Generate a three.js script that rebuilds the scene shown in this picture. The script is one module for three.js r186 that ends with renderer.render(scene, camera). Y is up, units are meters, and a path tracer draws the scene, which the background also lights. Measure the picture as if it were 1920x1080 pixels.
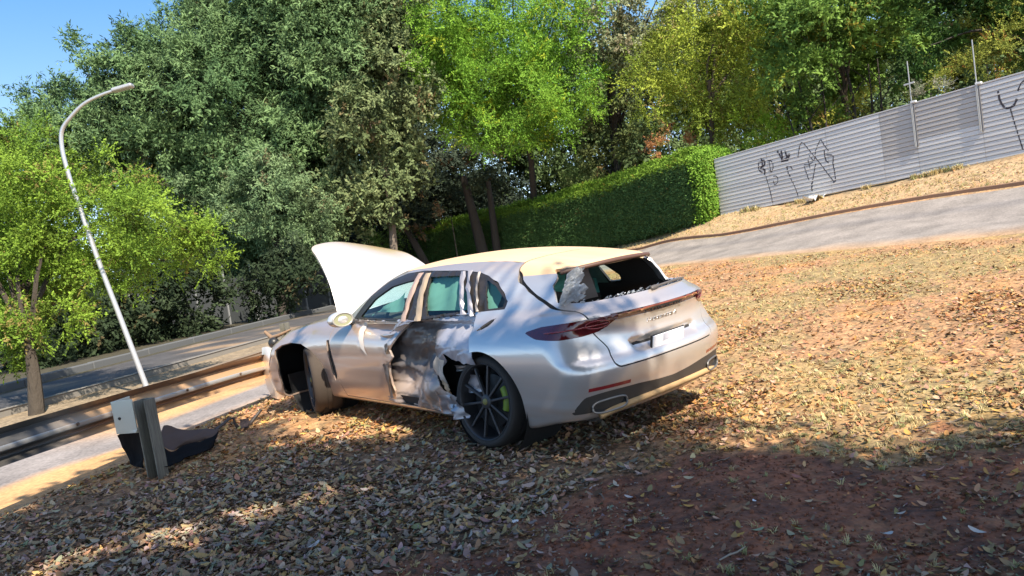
import * as THREE from 'three';
import { mergeGeometries, mergeVertices, toCreasedNormals } from 'three/addons/utils/BufferGeometryUtils.js';
import { FontLoader } from 'three/addons/loaders/FontLoader.js';
import { TextGeometry } from 'three/addons/geometries/TextGeometry.js';
import { RoundedBoxGeometry } from 'three/addons/geometries/RoundedBoxGeometry.js';

// ---------------------------------------------------------------- camera, sky, sun, exposure
const scene = new THREE.Scene();
const camera = new THREE.PerspectiveCamera(42.19, 16 / 9, 0.05, 900);
camera.position.set(0, 1.6, 0);
camera.rotation.set(-0.052, 0, -0.1396, 'YXZ');
const renderer = new THREE.WebGLRenderer({ antialias: true });
renderer.setSize(1024, 576);
renderer.toneMapping = THREE.LinearToneMapping;
renderer.toneMappingExposure = 2.08;
renderer.shadowMap.enabled = true;
const SUN = new THREE.Vector3(0.335, 0.74, 0.58).normalize();
const sun = new THREE.DirectionalLight(new THREE.Color(1.0, 0.89, 0.73), 4.8);
sun.target.position.set(0, 0, -10); sun.position.copy(SUN).multiplyScalar(80).add(sun.target.position);
sun.castShadow = true; sun.shadow.mapSize.set(4096, 4096);
Object.assign(sun.shadow.camera, { left: -50, right: 50, top: 50, bottom: -50, near: 1, far: 200 });
sun.name = 'sun'; scene.add(sun, sun.target);
{ // a clear blue sky, brighter and paler towards the horizon and around the sun
  const W = 512, H = 256, d = new Float32Array(W * H * 4), v = new THREE.Vector3();
  for (let j = 0; j < H; j++) for (let i = 0; i < W; i++) {
    const lat = (j + 0.5) / H * Math.PI - Math.PI / 2, lon = ((i + 0.5) / W - 0.5) * 2 * Math.PI;
    v.set(Math.cos(lat) * Math.cos(lon), Math.sin(lat), Math.cos(lat) * Math.sin(lon));
    const up = Math.max(0, v.y), hz = Math.pow(1 - up, 3.2), c = Math.max(0, v.dot(SUN));
    const glow = 0.70 * Math.pow(c, 4) + 0.9 * Math.pow(c, 60), haze = Math.pow(1 - up, 6);
    const k = (j * W + i) * 4, zen = 1.08 - 0.45 * Math.max(0, up - 0.4);
    d[k] = 0.026 * zen + 0.07 * hz + 0.75 * haze + glow * 0.95; d[k + 1] = 0.135 * zen + 0.19 * hz + 0.74 * haze + glow * 0.85; d[k + 2] = 0.36 * zen + 0.17 * hz + 0.70 * haze + glow * 0.70; d[k + 3] = 1;
    if (v.y < 0) { d[k] = 0.30; d[k + 1] = 0.27; d[k + 2] = 0.24; }
  }
  const t = new THREE.DataTexture(d, W, H, THREE.RGBAFormat, THREE.FloatType);
  t.mapping = THREE.EquirectangularReflectionMapping; t.magFilter = t.minFilter = THREE.LinearFilter; t.needsUpdate = true;
  scene.background = t; scene.environment = t;
}
// ---------------------------------------------------------------- helpers
function rngOf(seed) { let a = seed >>> 0; return () => { a = (a + 0x6D2B79F5) >>> 0; let t = a; t = Math.imul(t ^ (t >>> 15), t | 1); t ^= t + Math.imul(t ^ (t >>> 7), t | 61); return ((t ^ (t >>> 14)) >>> 0) / 4294967296; }; }
const clamp = (x, a = 0, b = 1) => Math.min(b, Math.max(a, x));
const lerp = (a, b, t) => a + (b - a) * t;
const sstep = (a, b, x) => { const t = clamp((x - a) / (b - a)); return t * t * (3 - 2 * t); };
const V3 = (x, y, z) => new THREE.Vector3(x, y, z);
const RGB = (r, g, b) => new THREE.Color().setRGB(r, g, b);
function hash3(x, y, z) { let h = Math.imul(x | 0, 374761393) ^ Math.imul(y | 0, 668265263) ^ Math.imul(z | 0, 2147483647 - 1013904223); h = Math.imul(h ^ (h >>> 13), 1274126177); h ^= h >>> 16; return (h >>> 0) / 4294967296; }
function noise3(x, y, z) {
  const X = Math.floor(x), Y = Math.floor(y), Z = Math.floor(z); let a = x - X, b = y - Y, c = z - Z;
  a = a * a * (3 - 2 * a); b = b * b * (3 - 2 * b); c = c * c * (3 - 2 * c);
  const l = (p, q, t) => p + (q - p) * t, h = hash3;
  return l(l(l(h(X, Y, Z), h(X + 1, Y, Z), a), l(h(X, Y + 1, Z), h(X + 1, Y + 1, Z), a), b), l(l(h(X, Y, Z + 1), h(X + 1, Y, Z + 1), a), l(h(X, Y + 1, Z + 1), h(X + 1, Y + 1, Z + 1), a), b), c);
}
function fbm(x, y, z, o = 4) { let s = 0, w = 0.5, t = 0; for (let i = 0; i < o; i++) { s += w * noise3(x, y, z); t += w; w *= 0.5; x = x * 2.03 + 7.1; y = y * 2.03 + 3.7; z = z * 2.03 + 1.3; } return s / t; }
function crv(pts) { // smooth curve through [x, value] pairs (Catmull-Rom on uneven knots)
  const n = pts.length, X = pts.map(p => p[0]), Y = pts.map(p => p[1]), m = [];
  for (let i = 0; i < n; i++) { const a = Math.max(0, i - 1), b = Math.min(n - 1, i + 1); m.push((Y[b] - Y[a]) / (X[b] - X[a])); }
  return x => {
    if (x <= X[0]) return Y[0]; if (x >= X[n - 1]) return Y[n - 1];
    let i = 0; while (x > X[i + 1]) i++;
    const h = X[i + 1] - X[i], t = (x - X[i]) / h, t2 = t * t, t3 = t2 * t;
    return (2 * t3 - 3 * t2 + 1) * Y[i] + (t3 - 2 * t2 + t) * h * m[i] + (-2 * t3 + 3 * t2) * Y[i + 1] + (t3 - t2) * h * m[i + 1];
  };
}
const smax = (a, b, k) => { const h = Math.max(k - Math.abs(a - b), 0) / k; return Math.max(a, b) + h * h * k * 0.25; };
const smin = (a, b, k) => -smax(-a, -b, k);
function polySdf(poly, r = 0) { // signed distance to a closed polygon (negative inside), grown by r
  const n = poly.length;
  return (x, y) => {
    let d = Infinity, s = 1;
    for (let i = 0, j = n - 1; i < n; j = i++) {
      const ex = poly[j][0] - poly[i][0], ey = poly[j][1] - poly[i][1], wx = x - poly[i][0], wy = y - poly[i][1];
      const t = clamp((wx * ex + wy * ey) / (ex * ex + ey * ey)), bx = wx - ex * t, by = wy - ey * t;
      d = Math.min(d, bx * bx + by * by);
      const c1 = y >= poly[i][1], c2 = y < poly[j][1], c3 = ex * wy > ey * wx;
      if ((c1 && c2 && c3) || (!c1 && !c2 && !c3)) s = -s;
    }
    return s * Math.sqrt(d) - r;
  };
}
const used = {};
function numbered(name) { if (!(name in used)) { used[name] = 0; return name; } used[name]++; return name + '_' + String(used[name]).padStart(3, '0'); }
function tag(o, label, category, group, kind) { if (label) o.userData.label = label; if (category) o.userData.category = category; if (group) o.userData.group = group; if (kind) o.userData.kind = kind; return o; }
function base(name, x = 0, y = 0, z = 0, turn = 0) { const o = new THREE.Group(); o.name = numbered(name); o.position.set(x, y, z); o.rotation.y = turn; scene.add(o); return o; }
function mesh(name, geo, mat, parent, label) { const m = new THREE.Mesh(geo, mat); m.name = parent === scene ? numbered(name) : name; m.castShadow = m.receiveShadow = true; (parent || scene).add(m); if (label) m.userData.label = label; return m; }
function struct(name, geo, mat) { const m = mesh(name, geo, mat, scene); m.userData.kind = 'structure'; return m; }
function copyOf(o, label) { const c = o.clone(); c.name = numbered(o.name.replace(/_\d+$/, '')); c.userData = { ...o.userData }; if (label) c.userData.label = label; scene.add(c); return c; }
const std = (c, rough = 0.8, metal = 0, x = {}) => new THREE.MeshStandardMaterial({ color: c, roughness: rough, metalness: metal, ...x });
function geoOf(pos, idx, col, uv) {
  const g = new THREE.BufferGeometry();
  g.setAttribute('position', new THREE.BufferAttribute(pos instanceof Float32Array ? pos : new Float32Array(pos), 3));
  if (col) g.setAttribute('color', new THREE.BufferAttribute(new Float32Array(col), 3));
  if (uv) g.setAttribute('uv', new THREE.BufferAttribute(new Float32Array(uv), 2));
  g.setIndex(new THREE.BufferAttribute(new Uint32Array(idx), 1)); g.computeVertexNormals(); return g;
}
function boxAt(w, h, d, x = 0, y = 0, z = 0, rx = 0, ry = 0, rz = 0, bev = 0) {
  const g = bev ? new RoundedBoxGeometry(w, h, d, 2, bev) : new THREE.BoxGeometry(w, h, d);
  g.applyMatrix4(new THREE.Matrix4().compose(V3(x, y, z), new THREE.Quaternion().setFromEuler(new THREE.Euler(rx, ry, rz)), V3(1, 1, 1))); return g;
}
function join(list) { const l = list.map(g => { g = g.index ? g.toNonIndexed() : g; for (const k of Object.keys(g.attributes)) if (k !== 'position' && k !== 'normal' && k !== 'uv') g.deleteAttribute(k); if (!g.attributes.uv) g.setAttribute('uv', new THREE.BufferAttribute(new Float32Array(g.attributes.position.count * 2), 2)); return g; }); return l.length === 1 ? l[0] : mergeGeometries(l); }
function tube(pts, radii, seg = 8, closed = false) { // tapered tube through points, radius per point
  const P = pts.map(p => p.isVector3 ? p : V3(...p)), n = P.length, pos = [], idx = [], uv = []; let nrm = null, len = 0;
  for (let i = 0; i < n; i++) {
    const t = P[Math.min(n - 1, i + 1)].clone().sub(P[Math.max(0, i - 1)]).normalize();
    if (!nrm) { nrm = V3(1, 0, 0); if (Math.abs(t.x) > 0.9) nrm.set(0, 0, 1); }
    nrm.addScaledVector(t, -nrm.dot(t)).normalize(); const b = t.clone().cross(nrm), r = Array.isArray(radii) ? radii[i] : radii;
    if (i) len += P[i].distanceTo(P[i - 1]);
    for (let j = 0; j <= seg; j++) { const a = j / seg * 2 * Math.PI, c = Math.cos(a) * r, s = Math.sin(a) * r; pos.push(P[i].x + nrm.x * c + b.x * s, P[i].y + nrm.y * c + b.y * s, P[i].z + nrm.z * c + b.z * s); uv.push(j / seg, len); }
  }
  for (let i = 0; i + 1 < n; i++) for (let j = 0; j < seg; j++) { const a = i * (seg + 1) + j, b = a + seg + 1; idx.push(a, b, a + 1, b, b + 1, a + 1); }
  for (const [i, s] of [[0, 1], [n - 1, -1]]) { const c = pos.length / 3; pos.push(P[i].x, P[i].y, P[i].z); uv.push(0.5, 0); for (let j = 0; j < seg; j++) { const a = i * (seg + 1) + j; s > 0 ? idx.push(c, a, a + 1) : idx.push(c, a + 1, a); } }
  return geoOf(pos, idx, null, uv);
}
function spline(pts, n) { return new THREE.CatmullRomCurve3(pts.map(p => V3(...p)), false, 'centripetal').getPoints(n); }
function noiseTex(size, fn, srgb = false) { const d = new Uint8Array(size * size * 4); for (let j = 0; j < size; j++) for (let i = 0; i < size; i++) { const c = fn(i / size, j / size, i, j), k = (j * size + i) * 4; d[k] = clamp(c[0]) * 255; d[k + 1] = clamp(c[1]) * 255; d[k + 2] = clamp(c[2]) * 255; d[k + 3] = 255; } const t = new THREE.DataTexture(d, size, size); t.wrapS = t.wrapT = THREE.RepeatWrapping; t.magFilter = t.minFilter = THREE.LinearFilter; if (srgb) t.colorSpace = THREE.SRGBColorSpace; t.needsUpdate = true; return t; }
function tileFbm(u, v, f, o, seed) { // fbm that repeats over the unit square
  let s = 0, w = 0.5, tw = 0; for (let k = 0; k < o; k++) { const X = u * f, Y = v * f, x0 = Math.floor(X), y0 = Math.floor(Y); let a = X - x0, b = Y - y0; a = a * a * (3 - 2 * a); b = b * b * (3 - 2 * b); const m = q => ((q % f) + f) % f, h = (i, j) => hash3(m(i), m(j), seed + k * 17); s += w * lerp(lerp(h(x0, y0), h(x0 + 1, y0), a), lerp(h(x0, y0 + 1), h(x0 + 1, y0 + 1), a), b); tw += w; w *= 0.55; f *= 2; } return s / tw; }
// ---------------------------------------------------------------- the lie of the land
// A smooth surface through surveyed heights (thin-plate spline), flat by the avenue, climbing to the side road on the right.
const HTS = [[0, 0, 0], [0, 6, 0.02], [-3, -4.5, 0], [2, -3, 0.02], [3.2, -5, .1], [.4, -6.5, .055], [-.26, -6, .045], [1, -7.1, .08], [-2.3, -8.2, .10], [-1, -9.4, .15], [-3.6, -6.85, 0], [-4.2, -7, -.03],
  [-5.2, -8, -.05], [-4.3, -12.2, -.02], [-8, -12.3, -.02], [-10.5, -14, -.05], [-7, -27, 0], [-12, -17, -.03], [-3.2, -18, .05], [-8.6, -33, 0], [-26, -30, .2], [-22, -8, 0], [-6.5, 0, -.05], [-12, 10, 0],
  [14.2, -.5, .85], [9, -13, .6], [5.65, -20, .49], [4.82, -23, .39], [1.6, -31, .22], [-3, -42, .1], [17.5, -9, 1.7], [12.56, -18, 1.40], [7.46, -26, 1.02], [5.48, -31, .81], [2.5, -38, .5], [-2, -48, .3],
  [14.4, -20.5, 2.25], [8.42, -29, 1.78], [18, -15.3, 2.5], [6.65, -32, 1.31], [5.1, -36, 1.03], [0, -45, .8], [20, -30, 3.0], [12, -42, 2.2], [6, -9, .38], [4, -15, .34], [.5, -20, .18], [8, 0, .35], [30, 0, 1.4], [-6, -60, .6], [-30, -60, 1], [30, -60, 3], [0, 40, 0], [40, 40, 1], [-40, 40, 0]];
const hSmooth = (() => {
  const n = HTS.length, N = n + 3, A = [], b = []; const U = r2 => r2 < 1e-9 ? 0 : r2 * Math.log(r2) * .5;
  for (let i = 0; i < N; i++) { A.push(new Float64Array(N)); b.push(i < n ? HTS[i][2] : 0); }
  for (let i = 0; i < n; i++) { for (let j = 0; j < n; j++) A[i][j] = U((HTS[i][0] - HTS[j][0]) ** 2 + (HTS[i][1] - HTS[j][1]) ** 2) + (i === j ? .4 : 0); A[i][n] = A[n][i] = 1; A[i][n + 1] = A[n + 1][i] = HTS[i][0]; A[i][n + 2] = A[n + 2][i] = HTS[i][1]; }
  for (let c = 0; c < N; c++) { let p = c; for (let r = c + 1; r < N; r++) if (Math.abs(A[r][c]) > Math.abs(A[p][c])) p = r; [A[c], A[p]] = [A[p], A[c]];[b[c], b[p]] = [b[p], b[c]]; for (let r = 0; r < N; r++) if (r !== c) { const f = A[r][c] / A[c][c]; if (f) { for (let k = c; k < N; k++) A[r][k] -= f * A[c][k]; b[r] -= f * b[c]; } } }
  const w = b.map((v, i) => v / A[i][i]);
  return (x, z) => { const cx = clamp(x, -45, 45), cz = clamp(z, -65, 45); let s = w[n] + w[n + 1] * cx + w[n + 2] * cz; for (let i = 0; i < n; i++) s += w[i] * U((cx - HTS[i][0]) ** 2 + (cz - HTS[i][1]) ** 2); return s; };
})();
const offL = (x, z) => x * .97 + z * .25; // distance across the avenue (more negative: farther from the bank)
const lineX = (pts, z) => { for (let i = 0; i + 1 < pts.length; i++) if (z <= pts[i][1] && z >= pts[i + 1][1]) return lerp(pts[i][0], pts[i + 1][0], (z - pts[i][1]) / (pts[i + 1][1] - pts[i][1])); return z > pts[0][1] ? pts[0][0] + (z - pts[0][1]) * .24 : pts[pts.length - 1][0] + (z - pts[pts.length - 1][1]) * .5; };
const NEAR_EDGE = [[16.6, 10], [14.2, -.5], [9, -13], [5.65, -20], [4.82, -23], [1.6, -31], [-3, -42], [-9, -56]], KERB_R = [[25, 6], [17.5, -9], [12.56, -18], [7.46, -26], [5.48, -31], [2.5, -38], [-2, -48], [-6, -60]];
const sideRoad = (x, z) => Math.min(x - lineX(NEAR_EDGE, z), lineX(KERB_R, z) - x); // > 0 on the side road
const rough = (x, z) => { const m = sstep(.1, -.5, sideRoad(x, z)) * sstep(-6.15, -5.5, offL(x, z)) * (x < 14 ? 1 : .4); return m * (.075 * (fbm(x * .9, z * .9, 5, 3) - .5) + .05 * (fbm(x * 3.1, z * 3.1, 2, 3) - .5) + .02 * (fbm(x * 11, z * 11, 8, 2) - .5) + (z > -6.5 && x > -1 ? .05 * isRed(x, z) * (fbm(x * 5, z * 5, 31, 4) - .5) : 0)); };
const land = (x, z) => hSmooth(x, z) + rough(x, z);
const isRed = (x, z) => sstep(-.04, .30, 1.5 * (fbm(x * 1.1 + 3, z * 1.1, 4, 4) - .5) + .5 * (fbm(x * 4.2, z * 4.2, 9, 3) - .5) - .5 * sstep(-4.9, -5.8, z) + .46 * sstep(-1.0, .8, x + .5 * (z + 4)) * sstep(-5.2, -4.3, z) - .2 * sstep(.2, -1.2, x + .5 * (z + 4))); // bare red soil, lower right
{
  const axis = (lo, hi, d0, k) => { const a = []; let v = 0, d = d0; while (v < hi) { a.push(v); d = d0 + k * Math.max(0, v - 6); v += d; } a.push(hi); const b = []; v = 0; while (v > lo) { d = d0 + k * Math.max(0, -v - 7); v -= d; b.push(Math.max(v, lo)); } return [...b.reverse(), ...a]; };
  const X = axis(-320, 320, .05, .035), Z = axis(-420, 320, .05, .03); const pos = [], idx = [], col = [], uv = [], W = X.length;
  for (const z of Z) for (const x of X) {
    const y = land(x, z); pos.push(x, y, z); uv.push(x / 2.4, z / 2.4);
    const o = offL(x, z), n1 = fbm(x * 1.7, z * 1.7, 1, 4), n2 = fbm(x * 7, z * 7, 2, 3), r = isRed(x, z);
    let c = [.395, .222, .112]; // straw-coloured litter and dust
    const mixc = (d, k) => { c = c.map((v, i) => lerp(v, d[i], clamp(k))); };
    mixc([.47, .24, .085], sstep(.5, .72, n1) * .9); mixc([.20, .155, .085], sstep(.55, .75, n2) * .7);
    mixc([.27, .23, .10], sstep(.52, .66, fbm(x * .45 + 9, z * .45, 3, 3)) * .6 * sstep(1, 3, x)); // thin dry grass
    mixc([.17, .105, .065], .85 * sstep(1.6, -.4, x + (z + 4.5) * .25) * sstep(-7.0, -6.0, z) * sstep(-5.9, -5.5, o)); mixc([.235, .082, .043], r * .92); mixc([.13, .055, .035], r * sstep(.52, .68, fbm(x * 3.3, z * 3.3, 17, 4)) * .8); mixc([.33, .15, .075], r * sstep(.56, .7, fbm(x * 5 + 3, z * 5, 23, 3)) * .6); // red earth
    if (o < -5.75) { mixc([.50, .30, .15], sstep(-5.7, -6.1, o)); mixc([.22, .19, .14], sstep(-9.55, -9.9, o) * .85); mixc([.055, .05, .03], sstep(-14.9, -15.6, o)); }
    const k = lineX(KERB_R, z); if (x > k) { mixc([.43, .315, .185], .8); mixc([.47, .29, .15], sstep(.55, .65, n1) * .5); if (x > k + 3) mixc([.16, .12, .07], .8); }
    if (z < -50 || x < -17) mixc([.08, .075, .04], .8);
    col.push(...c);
  }
  for (let j = 0; j + 1 < Z.length; j++) for (let i = 0; i + 1 < W; i++) { const a = j * W + i; idx.push(a, a + W, a + 1, a + 1, a + W, a + W + 1); }
  const soil = noiseTex(512, (u, v) => { const a = tileFbm(u, v, 24, 4, 3), b = tileFbm(u, v, 70, 3, 9), q = .62 + .55 * (a - .5) + .75 * (b - .5); return [q, q * .98, q * .95]; });
  const bump = noiseTex(512, (u, v) => { const q = .5 * tileFbm(u, v, 30, 5, 5) + .5 * tileFbm(u, v, 90, 3, 6); return [q, q, q]; });
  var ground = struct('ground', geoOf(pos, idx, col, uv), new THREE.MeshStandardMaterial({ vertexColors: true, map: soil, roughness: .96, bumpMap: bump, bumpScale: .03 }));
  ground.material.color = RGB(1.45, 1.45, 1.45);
}
// ---------------------------------------------------------------- roads
const asphaltMap = noiseTex(512, (u, v) => { const a = tileFbm(u, v, 6, 4, 31), b = tileFbm(u, v, 120, 2, 33), q = .66 + .5 * (a - .5) + .45 * (b - .5); return [q, q, q]; });
function roadStrip(name, L, R, n, m, lift, colour) { // ruled strip between two edge lines, draped on the land
  const resample = P => { const c = new THREE.CatmullRomCurve3(P.map(p => V3(p[0], 0, p[1])), false, 'centripetal'); return c.getSpacedPoints(n); }, A = resample(L), B = resample(R), pos = [], idx = [], col = [], uv = [];
  for (let i = 0; i <= n; i++) for (let j = 0; j <= m; j++) { const t = j / m, x = lerp(A[i].x, B[i].x, t), z = lerp(A[i].z, B[i].z, t); pos.push(x, hSmooth(x, z) + (j === 0 || j === m ? -.06 : lift), z); col.push(...colour(t, x, z)); uv.push(x / 3, z / 3); }
  for (let i = 0; i < n; i++) for (let j = 0; j < m; j++) { const a = i * (m + 1) + j; idx.push(a, a + 1, a + m + 1, a + 1, a + m + 2, a + m + 1); }
  return struct(name, geoOf(pos, idx, col, uv), new THREE.MeshStandardMaterial({ vertexColors: true, map: asphaltMap, roughness: .82, color: RGB(1.4, 1.4, 1.4) }));
}
const mix3 = (a, b, k) => a.map((v, i) => lerp(v, b[i], clamp(k)));
roadStrip('side_road', NEAR_EDGE, KERB_R, 160, 24, .02, (t, x, z) => { const n = fbm(x * .6, z * .25, 3, 3), e = .10 * (fbm(x * 1.4, z * 1.4, 4, 3) - .5); let c = mix3([.235, .21, .19], [.285, .25, .225], n); c = mix3(c, [.46, .29, .16], sstep(.22, -.02, t + e * 1.4) * .95); c = mix3(c, [.15, .14, .142], sstep(.10, .02, Math.abs(t - .68 + e * .3)) * .5); return mix3(c, [.40, .27, .17], sstep(.95, 1, t) * .6); });
const along = (o, z) => [(o - z * .25) / .97, z]; // a point at a given distance across the avenue
roadStrip('avenue', [along(-5.95, 14), along(-5.95, 0), along(-5.95, -10), along(-6.2, -24), along(-6.4, -46)], [along(-9.45, 14), along(-9.45, 0), along(-9.45, -10), along(-9.7, -24), along(-10.3, -46)], 140, 18, .012, (t, x, z) => { const e = .2 * (fbm(x * .8, z * .5, 6, 3) - .5); let c = mix3([.225, .205, .205], [.27, .24, .225], fbm(x, z * .4, 2, 3)); const o = offL(x, z) + .5 * e, ed = lerp(-6.95, -6.05, sstep(-7.6, -9.2, z)), D = [.54, .31, .135]; c = mix3(c, D, sstep(ed - .14, ed + .1, o) * .98); c = mix3(c, D, sstep(-6.95, -7.2, o) * sstep(-8.6, -8.0, o) * sstep(-8.8, -10.2, z) * .95); return mix3(c, D, sstep(.72, .98, t + e) * .9); });
roadStrip('far_carriageway', [along(-11.8, 14), along(-11.8, -10), along(-11.9, -24), along(-12.4, -46)], [along(-15.3, 14), along(-15.3, -10), along(-16.0, -24), along(-17.5, -46)], 120, 14, .012, (t, x, z) => { let c = mix3([.05, .05, .055], [.085, .08, .08], fbm(x, z * .4, 2, 3)); c = mix3(c, [.26, .235, .21], sstep(.30, .18, t + .1 * (fbm(x * .8, z * .8, 3, 2) - .5))); return mix3(c, [.45, .30, .17], sstep(.60, .72, fbm(x * .9, z * .9, 12, 3)) * .5); });  // shade painted dark into the asphalt, a paler sunlit strip along the near edge
// kerbs: bars that follow a line on the land
function kerbAlong(name, P, w, h, mat, n) {
  const c = new THREE.CatmullRomCurve3(P.map(p => V3(p[0], 0, p[1])), false, 'centripetal').getSpacedPoints(n), pos = [], idx = []; const prof = [[0, -.2], [0, h - .02], [.02, h], [w - .02, h], [w, h - .02], [w, -.2]];
  c.forEach((p, i) => { const t = c[Math.min(n, i + 1)].clone().sub(c[Math.max(0, i - 1)]).normalize(), r = V3(-t.z, 0, t.x), y = hSmooth(p.x, p.z) + .02 * (fbm(p.x * 2, p.z * 2, 7, 2) - .5); for (const q of prof) pos.push(p.x + r.x * q[0], y + q[1], p.z + r.z * q[0]); });
  for (let i = 0; i < n; i++) for (let j = 0; j < 5; j++) { const a = i * 6 + j; idx.push(a, a + 6, a + 1, a + 1, a + 6, a + 7); } const m = struct(name, toCreasedNormals(geoOf(pos, idx), .6), mat); return m;
}
const kerbMat = std(RGB(.27, .16, .10), .9);
kerbAlong('kerb', KERB_R, .14, .105, kerbMat, 160);
kerbAlong('kerb', [along(-9.55, 14), along(-9.55, -10), along(-9.8, -24), along(-10.4, -46)], -.14, .13, std(RGB(.20, .155, .115), .9), 90);
kerbAlong('kerb', [along(-11.72, 14), along(-11.72, -10), along(-11.8, -24), along(-12.3, -46)], -.16, .13, std(RGB(.20, .185, .165), .9), 90);
{ // low concrete barrier on the far side of the avenue, cast in lengths
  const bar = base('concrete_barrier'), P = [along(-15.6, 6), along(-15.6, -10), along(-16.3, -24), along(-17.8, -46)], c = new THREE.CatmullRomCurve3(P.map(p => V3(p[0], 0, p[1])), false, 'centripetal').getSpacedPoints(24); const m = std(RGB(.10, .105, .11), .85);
  for (let i = 0; i < 24; i++) { const a = c[i], b = c[i + 1], L = a.distanceTo(b); const g = boxAt(L - .015, .22, .22, 0, .07, 0, 0, 0, 0, .03), o = mesh('barrier_block', g, m, bar); o.position.set((a.x + b.x) / 2, hSmooth((a.x + b.x) / 2, (a.z + b.z) / 2), (a.z + b.z) / 2); o.rotation.y = Math.atan2(-(b.z - a.z), b.x - a.x); }
  tag(bar, 'low grey concrete barrier in shade along the far edge of the avenue', 'barrier');
}
// ---------------------------------------------------------------- guardrail beside the bank
{
  const gr = base('guardrail'); tag(gr, 'dusty steel guardrail with a torn end, running from the left edge to the car', 'guardrail');
  const metal = new THREE.MeshStandardMaterial({ vertexColors: true, roughness: .42, metalness: .55, color: RGB(1, 1, 1) });
  // W-profile as [away from the posts, height] seen from the back: lips at top and bottom, a ridge in the middle, two hollows
  const bands = [['lip', [[0, .155], [.012, .150], [.03, .128], [.078, .098]]], ['hollow', [[.078, .098], [.084, .092], [.084, .088], [.078, .082]]], ['ledge', [[.078, .082], [.03, .022], [.012, .006]]], ['ridge', [[.012, .006], [.004, -.004], [.004, -.034], [.012, -.042]]], ['under', [[.012, -.042], [.03, -.052], [.078, -.072]]], ['hollow', [[.078, -.072], [.084, -.08], [.084, -.096], [.078, -.104]]], ['ledge', [[.078, -.104], [.03, -.134], [.010, -.148], [0, -.155]]]];
  const line = [[-5.1, .60, -2.0], [-4.72, .595, -3.9], [-4.28, .585, -6.0], [-4.06, .58, -6.9], [-3.72, .565, -8.2], [-3.45, .55, -9.2], [-3.30, .53, -9.75]];
  const N = 90, P = new THREE.CatmullRomCurve3(line.map(p => V3(...p)), false, 'centripetal').getSpacedPoints(N), geos = [];
  for (const [kind, prof] of bands) { const pos = [], idx = [], col = [], np = prof.length;
    P.forEach((p, i) => { const t = P[Math.min(N, i + 1)].clone().sub(P[Math.max(0, i - 1)]).normalize(), r = V3(t.z, 0, -t.x).normalize(), dent = .012 * (fbm(p.z * 1.3, 1, 2, 2) - .5); for (const q of prof) { pos.push(p.x + r.x * (q[0] + dent), p.y + q[1], p.z + r.z * (q[0] + dent)); const w = sstep(-6.3, -7.1, p.z), s = fbm(p.z * 1.1, q[1] * 40, 3, 3); let c = mix3([.46, .47, .47], [.64, .64, .62], s); if (kind === 'ledge') c = mix3(c, [.78, .43, .17], (.65 + .35 * s) * w); if (kind === 'lip' || kind === 'under') c = mix3(c, [.16, .085, .05], .9 * w); if (kind === 'hollow') c = mix3(c, [.26, .14, .075], .9 * w); if (kind !== 'ridge') c = mix3(c, [.07, .062, .055], (.75 + .25 * s) * (1 - w)); else c = mix3(c, [.24, .245, .25], .8 * (1 - w)); if (kind === 'ridge') c = mix3(c, [.50, .33, .2], sstep(.55, .7, s) * w * .7); col.push(...c); } });  // ledges dusty; shade painted into lips, hollows, undersides and the whole left stretch
    for (let i = 0; i < N; i++) for (let j = 0; j + 1 < np; j++) { const a = i * np + j; idx.push(a, a + np, a + 1, a + 1, a + np, a + np + 1); } geos.push(geoOf(pos, idx, col)); }
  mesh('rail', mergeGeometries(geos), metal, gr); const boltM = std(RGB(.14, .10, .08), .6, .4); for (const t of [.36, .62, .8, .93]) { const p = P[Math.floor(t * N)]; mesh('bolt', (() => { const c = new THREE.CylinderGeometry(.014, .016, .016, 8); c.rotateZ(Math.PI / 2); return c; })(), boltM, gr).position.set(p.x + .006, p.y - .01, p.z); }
  const galv = new THREE.MeshStandardMaterial({ color: RGB(.30, .30, .27), roughness: .65, metalness: .25, map: noiseTex(256, (u, v) => { const a = tileFbm(u, v * .25, 24, 4, 51), b = tileFbm(u, v, 6, 4, 52), q = .35 + .5 * a + .5 * (b - .5); return [q, q * .98, q * .93]; }) }), pale = std(RGB(.62, .63, .55), .6, .1);
  const channel = (w, d, h, t) => join([boxAt(t, h, d, -w / 2 + t / 2, h / 2, 0, 0, 0, 0, .002), boxAt(t, h, d, w / 2 - t / 2, h / 2, 0, 0, 0, 0, .002), boxAt(w - 2 * t, h, t, 0, h / 2, -d / 2 + t / 2, 0, 0, 0, .001)]);
  const postAt = (x, z, h, lean) => { const q = new THREE.Group(); q.name = 'post'; q.position.set(x, hSmooth(x, z) - .12, z); q.rotation.set(.02, -.35, lean); gr.add(q); mesh('post_channel', channel(.135, .12, h + .12, .012), galv, q); return q; };
  const p1 = postAt(-3.42, -6.72, .71, .02); mesh('bracket', join([boxAt(.22, .30, .012, -.20, .70, .06, 0, .15, 0, .002), boxAt(.012, .30, .2, -.305, .70, -.04, 0, .15, 0, .002), (() => { const g = new THREE.CylinderGeometry(.035, .035, .2, 14, 1, true, 0, 3.6); g.rotateZ(Math.PI / 2); g.translate(-.19, .545, .03); return g; })()]), pale, p1); mesh('bolt', (() => { const c = new THREE.CylinderGeometry(.014, .014, .02, 8); c.rotateX(Math.PI / 2); c.translate(-.245, .69, .07); return c; })(), std(RGB(.02, .02, .02), .6), p1);
  const p2 = postAt(-4.42, -3.4, .75, 0); mesh('bracket', boxAt(.3, .28, .012, -.2, .7, .05, 0, 0, 0, .002), pale, p2);
  { const q = postAt(-3.02, -9.95, .98, .06); q.scale.set(.7, 1, .8); } // the post the car has run into
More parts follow.
